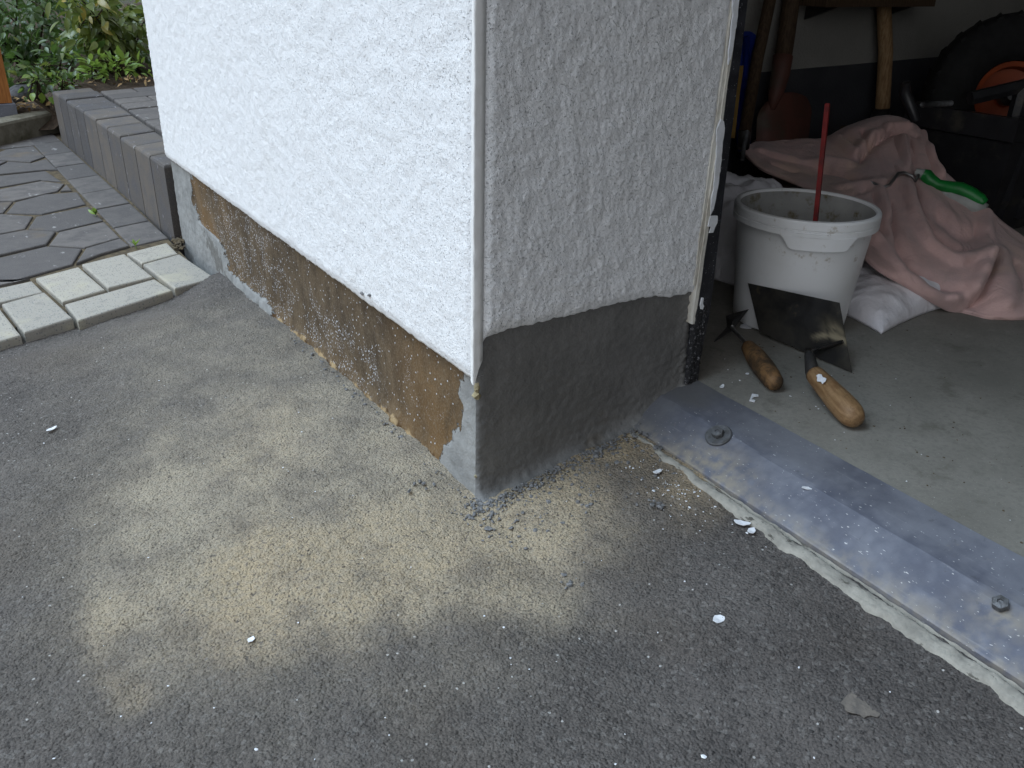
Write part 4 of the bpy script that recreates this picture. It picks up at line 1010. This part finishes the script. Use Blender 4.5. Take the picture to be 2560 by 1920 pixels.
p0 = ony(2262, 232, .26); V, Fc = tube([ony(2264, 205, .26), p0, ony(2290, 300, .24)], [.008, .011, .010], 8); mesh('corner_post', V, Fc, M['black_plastic'], tb, smooth=True)

wc = ony(2528, 240, .30); tovec = CAM-wc; tovec[2] = .15*np.linalg.norm(tovec); wax = tovec/np.linalg.norm(tovec); wax = wax+np.array([.25, -.1, 0]); wax /= np.linalg.norm(wax)
we = empty('wheel', (wc[0], wc[1], ZF)); tag(we, 'large black tyre with an orange plastic rim in the dark garage', 'wheel')
sR = np.linalg.norm(wc-CAM)/F
Ro, Ri = 165*sR, 70*sR
prof = [(Ri, -.03), (Ri*1.25, -.05), (Ro*.9, -.055), (Ro*.98, -.035), (Ro, 0), (Ro*.98, .035), (Ro*.9, .055), (Ri*1.25, .05), (Ri, .03)]
V, Fc = lathe(prof, wc-wax*.03, wax, 48); ty = mesh('tyre', V, Fc, M['rubber'], we, smooth=True)
parts = []
for i in range(26):
    a = 2*math.pi*i/26; s_, b_ = frame(wax); d = math.cos(a)*s_+math.sin(a)*b_; tg = -math.sin(a)*s_+math.cos(a)*b_
    c_ = wc-wax*.03+d*(Ro*1.0); parts.append(tube([c_-wax*.05-d*.014, c_+tg*.012-d*.004, c_+wax*.05-d*.014], [.008, .009, .008], 4))
V, Fc = join(*parts); mesh('tread', V, Fc, M['rubber'], ty)
V, Fc = lathe([(0, -.012), (Ri*.22, -.012), (Ri*.3, -.02), (Ri*.80, -.012), (Ri*.84, .022), (Ri*.98, .026), (Ri*1.02, .0)], wc-wax*.03, wax, 48)
mesh('rim', V, Fc, M['orange_plastic'], we, smooth=False)
V, Fc = lathe([(Ri*.25, -.02), (Ri*.27, .02), (Ri*.12, .035), (0, .035)], wc-wax*.03, wax, 24); mesh('hub', V, Fc, M['black_plastic'], we, smooth=False)
# black frame bar in front of the wheel
p0 = far(2425, 246, ((wc-CAM)@_f)*.93); p1_ = far(2620, 200, ((wc-CAM)@_f)*.93)
fb = empty('machine_frame', (p0[0], p0[1], ZF)); tag(fb, 'black frame bar crossing in front of the orange wheel rim', 'frame')
V, Fc = tube([p0, p1_], .014, 6); mesh('bar', V, Fc, M['black_plastic'], fb)
V, Fc = tube([p0*.3+p1_*.7, np.array([p0[0]*.3+p1_[0]*.7, p0[1]*.3+p1_[1]*.7, ZF+.01])], .018, 8); mesh('strut', V, Fc, M['black_plastic'], fb)

# ================================================================== GARDEN CORNER
pb = onz(20, 282, .04)
po = empty('wooden_post', (pb[0]-.035, pb[1]+.03, .03)); tag(po, 'orange-brown wooden post on a grey metal foot at the kerb', 'post')
q = onz(38, 278, .045); x1 = q[0]; y0 = q[1]
V, Fc = box(x1-.11, x1-.003, y0+.002, y0+.11, .075, 2.2, .004); mesh('shaft', V, Fc, M['orange_wood'], po)
V, Fc = box(x1-.115, x1+.006, y0-.006, y0+.118, .0, .073, .003); mesh('metal_foot', V, Fc, M['galvanised'], po)

def leaf_mesh(name, L, W, mat, bend=.25, fold=.25, n=5):
    V = []; Fc = []
    for i in range(n+1):
        t = i/n; wd = W*.5*math.sin(math.pi*min(1, t**.85))**.8 if 0 < t < 1 else .0004
        zz = -bend*L*t*t
        V += [(-wd, L*t, zz+fold*wd), (0, L*t, zz), (wd, L*t, zz+fold*wd)]
    for i in range(n):
        a = i*3; Fc += [(a, a+1, a+4, a+3), (a+1, a+2, a+5, a+4)]
    me = bpy.data.meshes.new(name); me.from_pydata(V, [], Fc); me.materials.append(mat); me.polygons.foreach_set('use_smooth', [True]*len(Fc)); me.update()
    return me
def leaf_rot(d, roll, rng):
    d = np.array(d)/np.linalg.norm(d); up = np.array([0, 0, 1.]); s = np.cross(d, up)
    if np.linalg.norm(s) < 1e-3: s = np.array([1., 0, 0])
    s /= np.linalg.norm(s); u = np.cross(s, d); c_, n_ = math.cos(roll), math.sin(roll)
    s2 = c_*s+n_*u; u2 = -n_*s+c_*u
    return np.stack([s2, d, u2], 1)
def shrub(name, lab, cat, base, cen, ext, nleaf, nstuff, L, W, mats, stuffmat, rng, stems=7, droop=.3, group=None):
    e = empty(name, base); tag(e, lab, cat, group)
    mes = [leaf_mesh('leaf', L*s, W*s, m_, b_) for m_ in mats for s, b_ in ((1, .25), (.8, .12), (1.15, .35))]
    cen = np.array(cen); ext = np.array(ext); base = np.array(base, float); tips = []
    parts = []
    for i in range(stems):
        tp = cen+ext*rng.uniform(-.8, .8, 3); md = (base+tp)/2+rng.uniform(-.05, .05, 3)
        parts.append(tube([base+np.array([rng.uniform(-.05, .05), rng.uniform(-.05, .05), -.02]), md, tp], [.007, .005, .0022], 6)); tips.append((md, tp))
        for q in range(3):
            s0_ = md+(tp-md)*rng.uniform(0, .8); s1_ = s0_+ext*rng.uniform(-.5, .5, 3); parts.append(tube([s0_, s1_], [.0035, .0015], 5)); tips.append((s0_, s1_))
    V, Fc = join(*parts); mesh('stem', V, Fc, M['bark'], e, smooth=True)
    def place():
        if rng.uniform() < .55:
            a, b = tips[rng.integers(len(tips))]; p = a+(b-a)*rng.uniform(.1, 1.0)+rng.normal(0, .02, 3)
        else: p = cen+ext*np.clip(rng.normal(0, .5, 3), -1, 1)
        d = (p-cen)/ext+np.array([rng.normal(0, .6), -.55+rng.normal(0, .5), rng.normal(-droop, .5)])
        return p, leaf_rot(d, rng.normal(0, .6), rng)
    for i in range(nleaf):
        p, Rm = place(); p[1] -= abs(ext[1])*.25*rng.uniform()
        o = bpy.data.objects.new('leaf', mes[rng.integers(len(mes))]); col.objects.link(o); o.parent = e
        s = rng.uniform(.7, 1.15); mw = np.eye(4); mw[:3, :3] = Rm*s; mw[:3, 3] = p-base; o.matrix_local = Matrix(mw.tolist())
    if nstuff:
        me = mes[0]; lv = np.array([v.co[:] for v in me.vertices]); lf = [list(f.vertices) for f in me.polygons]
        VV = []; FF = []
        for i in range(nstuff):
            p, Rm = place(); p[1] += ext[1]*.35*rng.uniform(); VV.append((lv*rng.uniform(.6, 1.1))@Rm.T+p); FF += [[a+i*len(lv) for a in f] for f in lf]
        o = mesh('foliage', np.concatenate(VV), FF, stuffmat, e, smooth=True); tag(o, kind='stuff')
    return e
r2 = np.random.default_rng(21)
def V3(px, py, y): return ony(px, py, y)
# laurel on the right
c = V3(290, 70, 3.55); shrub('laurel_shrub', 'olive-green broad-leaved shrub hanging over the paving next to the white wall', 'shrub', (c[0]+.08, 3.75, .1), c, (.17, .22, .17), 190, 320, .060, .026, [M['leaf_laurel']], M['leaf_laurel'], r2)
c = V3(215, 10, 3.45); shrub('laurel_shrub', 'drooping olive shrub branch with a few yellow leaves, left of the wall shrub', 'shrub', (c[0]+.12, 3.7, .1), c, (.12, .16, .15), 110, 140, .064, .025, [M['leaf_laurel'], M['leaf_laurel'], M['leaf_yellow']], M['leaf_laurel'], r2)
c = V3(70, 40, 4.0); shrub('dark_shrub', 'dark green dense shrub behind the orange post', 'shrub', (c[0], 4.2, .0), c, (.26, .3, .24), 190, 800, .048, .022, [M['leaf_dark']], M['leaf_dark'], r2)
c = V3(230, 120, 4.3); shrub('dark_shrub', 'shaded dark shrub in the depth behind the olive shrubs', 'shrub', (c[0], 4.5, .0), c, (.34, .25, .34), 150, 1000, .052, .024, [M['leaf_dark']], M['leaf_dark'], r2)
c = V3(285, 168, 3.22); shrub('ground_plant', 'low bright green plant at the back edge of the raised paving', 'plant', (c[0], 3.24, .09), c, (.13, .07, .035), 90, 60, .045, .017, [M['leaf_bright']], M['leaf_bright'], r2, 6, -.4)
c = V3(150, 205, 3.10); shrub('ground_plant', 'low leafy plants between the kerb and the raised paving', 'plant', (c[0], 3.14, .03), c, (.10, .08, .03), 60, 60, .040, .015, [M['leaf_bright'], M['leaf_dark']], M['leaf_dark'], r2, 5, -.3)
c = V3(92, 195, 3.02); shrub('seedling', 'small bright seedling with round leaves beside the orange post', 'plant', (c[0], 3.06, .04), c, (.022, .02, .02), 8, 0, .038, .024, [M['leaf_bright']], M['leaf_bright'], r2, 3, -.2)
c = V3(120, 165, 3.45); shrub('ground_plant', 'shaded leafy undergrowth behind the seedling and the kerb', 'plant', (c[0], 3.5, .03), c, (.24, .16, .10), 130, 260, .048, .020, [M['leaf_dark'], M['leaf_laurel']], M['leaf_dark'], r2, 8, -.1)
c = V3(330, 120, 3.75); shrub('ground_plant', 'dark undergrowth at the foot of the olive wall shrub', 'plant', (c[0], 3.8, .05), c, (.26, .16, .14), 110, 260, .055, .022, [M['leaf_dark'], M['leaf_laurel']], M['leaf_dark'], r2, 8, -.1)
# far hedge as one mass
VV = []; FF = []; me = leaf_mesh('leaf', .08, .035, M['leaf_dark']); lv = np.array([v.co[:] for v in me.vertices]); lf = [list(f.vertices) for f in me.polygons]
for i in range(3500):
    p = np.array([r2.uniform(-2.2, 3.0), r2.uniform(4.7, 5.6), r2.uniform(-.05, 1.6)]); VV.append(lv*r2.uniform(.8, 1.5)@leaf_rot(r2.normal(0, 1, 3)+np.array([0, -.8, 0]), r2.normal(0, 1), r2).T+p); FF += [[a+i*len(lv) for a in f] for f in lf]
he = mesh('hedge', np.concatenate(VV), FF, M['leaf_dark'], smooth=True); tag(he, 'dark hedge foliage filling the background behind the shrubs', 'hedge', kind='stuff')
# stone beside the post, leaf litter
p = onz(62, 240, .06)
V, Fc = rocks([(p[0], p[1]+.08, .05)], [.085], np.random.default_rng(4), .6, .2); o = mesh('field_stone', V, Fc, M['rock'], smooth=True)
md = o.modifiers.new('s', 'SUBSURF'); md.levels = 2; md.render_levels = 2; tag(o, 'dark rounded stone lying behind the kerb by the post', 'stone')
VV = []; FF = []
for i in range(150):
    q = onz(r2.uniform(40, 140), r2.uniform(236, 275), .045) if i < 90 else np.array([r2.uniform(.02, .5), r2.uniform(2.95, 3.2), .12])
    q[2] = .05+.01*r2.uniform() if i < 90 else .135; VV.append(lv*r2.uniform(.15, .4)@leaf_rot(np.array([*r2.normal(0, 1, 2), r2.normal(0, .3)]), r2.normal(0, .6), r2).T+q); FF += [[a+i*len(lv) for a in f] for f in lf]
tag(mesh('leaf_litter', np.concatenate(VV), FF, M['dry_leaf']), kind='stuff')
# weeds in the joints
def weed(px, py, h, n, lab):
    b = onz(px, py, -.040); e = empty('weed_sprout', b); tag(e, lab, 'weed'); me = leaf_mesh('leaf', h, h*.45, M['leaf_bright'], .2)
    V, Fc = tube([b-np.array([0, 0, .008]), b+np.array([0, 0, h*.4])], [.001, .0008], 5); mesh('stem', V, Fc, M['leaf_bright'], e)
    for i in range(n):
        d = np.array([random.uniform(-.6, .6), random.uniform(-.6, .6), random.uniform(.4, 1.2)]); o = bpy.data.objects.new('leaf', me); col.objects.link(o); o.parent = e
        mw = np.eye(4); mw[:3, :3] = leaf_rot(d, random.uniform(-1, 1), None)*random.uniform(.7, 1.05); mw[2, 3] = h*.15; o.matrix_local = Matrix(mw.tolist())
weed(240, 540, .028, 6, 'green leafy weed growing in the joint between the dark pavers')
weed(340, 617, .020, 4, 'thin weed sprig at the edge of the pale pavers')

# ================================================================== CRUMBS, GRIT AND PAINT FLAKES
r3 = np.random.default_rng(5)
pos = []; siz = []
for i in range(650):          # along the mortared reveal and the corner
    u = r3.uniform()
    if u < .72:
        x = r3.uniform(.0, .30); y = -.012-abs(r3.normal(0, .011))
        z = float(np.interp(x, BX, BZ))
    elif u < .86:
        a = r3.uniform(0, 1); x = r3.normal(.0, .014); y = -.012+r3.normal(0, .012); z = float(asphalt_z(x, y))
    else:
        y = r3.uniform(.0, .6)**1.0; x = -.001-abs(r3.normal(0, .006)); z = float(asphalt_z(min(x, 0), y))
    pos.append((x, y, z+.0008)); siz.append(min(.0045, .0007+abs(r3.normal(0, .0010))))
for i in range(220):          # further out in front of the reveal
    x = r3.uniform(-.03, .24); y = -.02-abs(r3.normal(0, .05)); z = float(asphalt_z(x, y)); pos.append((x, y, z+.0006)); siz.append(min(.005, .0008+abs(r3.normal(0, .0012))))
V, Fc = rocks(pos, siz, r3, .75); tag(mesh('mortar_crumbs', V, Fc, M['mortar_crumb']), kind='stuff')
def lumps(cx, cy, lab, n=9, sp=.006, z=None):
    c_ = onz(cx, cy, .01); zz = float(asphalt_z(c_[0], c_[1])); c_ = onz(cx, cy, zz); 
    V, Fc = rocks([(c_[0]+r3.normal(0, sp), c_[1]+r3.normal(0, sp), zz+.0012+r3.uniform(0, .002)) for i in range(n)], r3.uniform(.0012, .0032, n), r3, .7, .45)
    tag(mesh('mortar_lump', V, Fc, M['mortar_crumb']), lab, 'mortar lump')
lumps(1430, 1462, 'grey mortar lump on the dark asphalt below the sandy dust'); lumps(1647, 1268, 'grey mortar lump on the asphalt right below the cement edge start')
lumps(1225, 1282, 'grey mortar splash just below the wall corner', 10, .007); lumps(1045, 1215, 'mortar crumb cluster left of the wall corner', 7, .008); lumps(1645, 1122, 'mortar lump pressed on the cement edge next to the metal strip', 8, .004)
# loose grit: rubble behind the pale pavers
pos = [onz(*z2(1330+r3.normal(0, 22), 905+r3.normal(0, 30)), -.040) for i in range(70)]
V, Fc = rocks(pos, .002+abs(r3.normal(0, .0028, 70)), r3, .8); tag(mesh('rubble', V, Fc, M['joint_soil']), kind='stuff')
pos = [];
for i in range(75):
    px, py = r3.uniform(0, 2300), r3.uniform(720, 1920); q = onz(px, py, 0)
    if q[0] > .19 or (q[0] > -.004 and q[1] > -.01) : continue
    z = float(asphalt_z(q[0], q[1])); q = onz(px, py, z); pos.append((q[0], q[1], z+.0012))
V, Fc = rocks(pos, np.clip(.0006+abs(r3.normal(0, .0006, len(pos))), 0, .0026), r3, .5); tag(mesh('pale_grit', V, Fc, M['white_paint']), kind='stuff')
pos = []
for i in range(110):
    px, py = 1690+r3.normal(0, 60), 1225+r3.normal(0, 40); py += (px-1690)*.62; q = onz(px, py, .03); 
    if q[0] > .235 or q[1] > -.01: continue
    z = float(asphalt_z(q[0], q[1])); pos.append((q[0], q[1], z+.0010))
V, Fc = rocks(pos, np.clip(.0005+abs(r3.normal(0, .0006, len(pos))), 0, .0022), r3, .5); tag(mesh('paint_specks', V, Fc, M['white_paint']), kind='stuff')
def flake(px, py, z, rx, ry, rot, lab, curl=.25, shape=None, mat='white_paint'):
    c_ = onz(px, py, z); n = 14; V = [np.array([0, 0, .0006])]
    for i in range(n):
        a = 2*math.pi*i/n; k_ = (1+.28*float(pn(np.array(math.cos(a)*1.7+px), np.array(math.sin(a)*1.7+py), 3))) if shape is None else shape[i]
        x, y = rx*k_*math.cos(a), ry*k_*math.sin(a); V.append(np.array([x*math.cos(rot)-y*math.sin(rot), x*math.sin(rot)+y*math.cos(rot), .0008+curl*rx*(x/rx)**2*.5]))
    V = [v+c_ for v in V]; m_ = len(V); V2 = [v-np.array([0, 0, .0007]) for v in V]
    Fc = [(0, i+1, (i+1) % n+1) for i in range(n)]+[(m_, m_+(i+1) % n+1, m_+i+1) for i in range(n)]+[(i+1, m_+i+1, m_+(i+1) % n+1, (i+1) % n+1) for i in range(n)]
    tag(mesh('paint_flake', V+V2, Fc, M[mat]), lab, 'paint flake', 'paint flakes')
gz = lambda px, py: float(asphalt_z(*onz(px, py, .02)[:2]))+.002
flake(1643, 1180, gz(1643, 1180), .0065, .0032, .1, 'white paint flake beside the start of the cement edge')
flake(1855, 1308, .034, .0095, .0042, -.9, 'long curled white paint flake lying on the cement edge')
flake(1879, 1328, .034, .0058, .0040, .3, 'small white paint flake next to the long curled one')
flake(1797, 1549, gz(1797, 1549), .0062, .0050, .2, 'lone round white paint flake on the dark asphalt')
flake(2018, 1221, .0665, .0058, .0026, -.8, 'small white paint chip on the middle of the metal strip', .06)
flake(1805, 967, ZF+.001, .0055, .0026, .4, 'paint chip on the concrete floor left of the small trowel')
flake(1868, 766+50, ZF+.001, .016, .0085, .1, 'pale paint scrap on the floor under the bucket', .1)
flake(130, 1073, gz(130, 1073), .0075, .0034, .5, 'white chip on the asphalt at the far left')
flake(628, 1600, gz(628, 1600), .0042, .0028, .4, 'pale chip on the lower left asphalt')
flake(1868, 935, ZF+.001, .0028, .0024, .1, 'tiny round white speck on the floor between the trowel handles')
pos = []
for i in range(170):
    x = .37+abs(r3.normal(0, .22)); y = r3.uniform(-.55, .05); pos.append((x, y, ZF+.0004))
V, Fc = rocks(pos, np.clip(.0004+abs(r3.normal(0, .0007, len(pos))), 0, .0022), r3, .5); tag(mesh('floor_debris', V, Fc, M['joint_soil']), kind='stuff')
pos = [(.37+abs(r3.normal(0, .10)), r3.uniform(-.42, .03), ZF+.0004) for i in range(35)]
V, Fc = rocks(pos, np.clip(.0003+abs(r3.normal(0, .0005, len(pos))), 0, .0018), r3, .5); tag(mesh('floor_specks', V, Fc, M['white_paint']), kind='stuff')
# V-shaped chip on the floor
P = [onz(x, y, ZF+.001) for x, y in ((1873, 1003), (1880, 986), (1895, 988), (1896, 992), (1884, 993), (1879, 1000), (1888, 1002), (1886, 1006))]
V, Fc = slab(P, (0, 0, 1), .0012); tag(mesh('paint_flake', V, Fc, M['white_paint']), 'V-shaped white paint flake on the concrete floor', 'paint flake', 'paint flakes')
# cement splash on the asphalt, lower right
c_ = onz(2165, 1738, .03); z = float(asphalt_z(c_[0], c_[1])); P = []
for i in range(26):
    a = 2*math.pi*i/26; rr = .0150*(1+.30*float(fbm(np.array(math.cos(a)*1.6), np.array(math.sin(a)*1.6), 3, 91))); P.append((c_[0]+rr*math.cos(a)*1.15, c_[1]+rr*math.sin(a), z+.0003))
V, Fc = slab(P, (0, 0, 1), .0004); simple('cement_splash', (.17, .15, .13), (.12, .108, .098), 120, .9, .1, bump=.001, bsc=300); tag(mesh('cement_splash', V, Fc, M['cement_splash']), 'dried pale cement splash on the asphalt at lower right', 'splash')
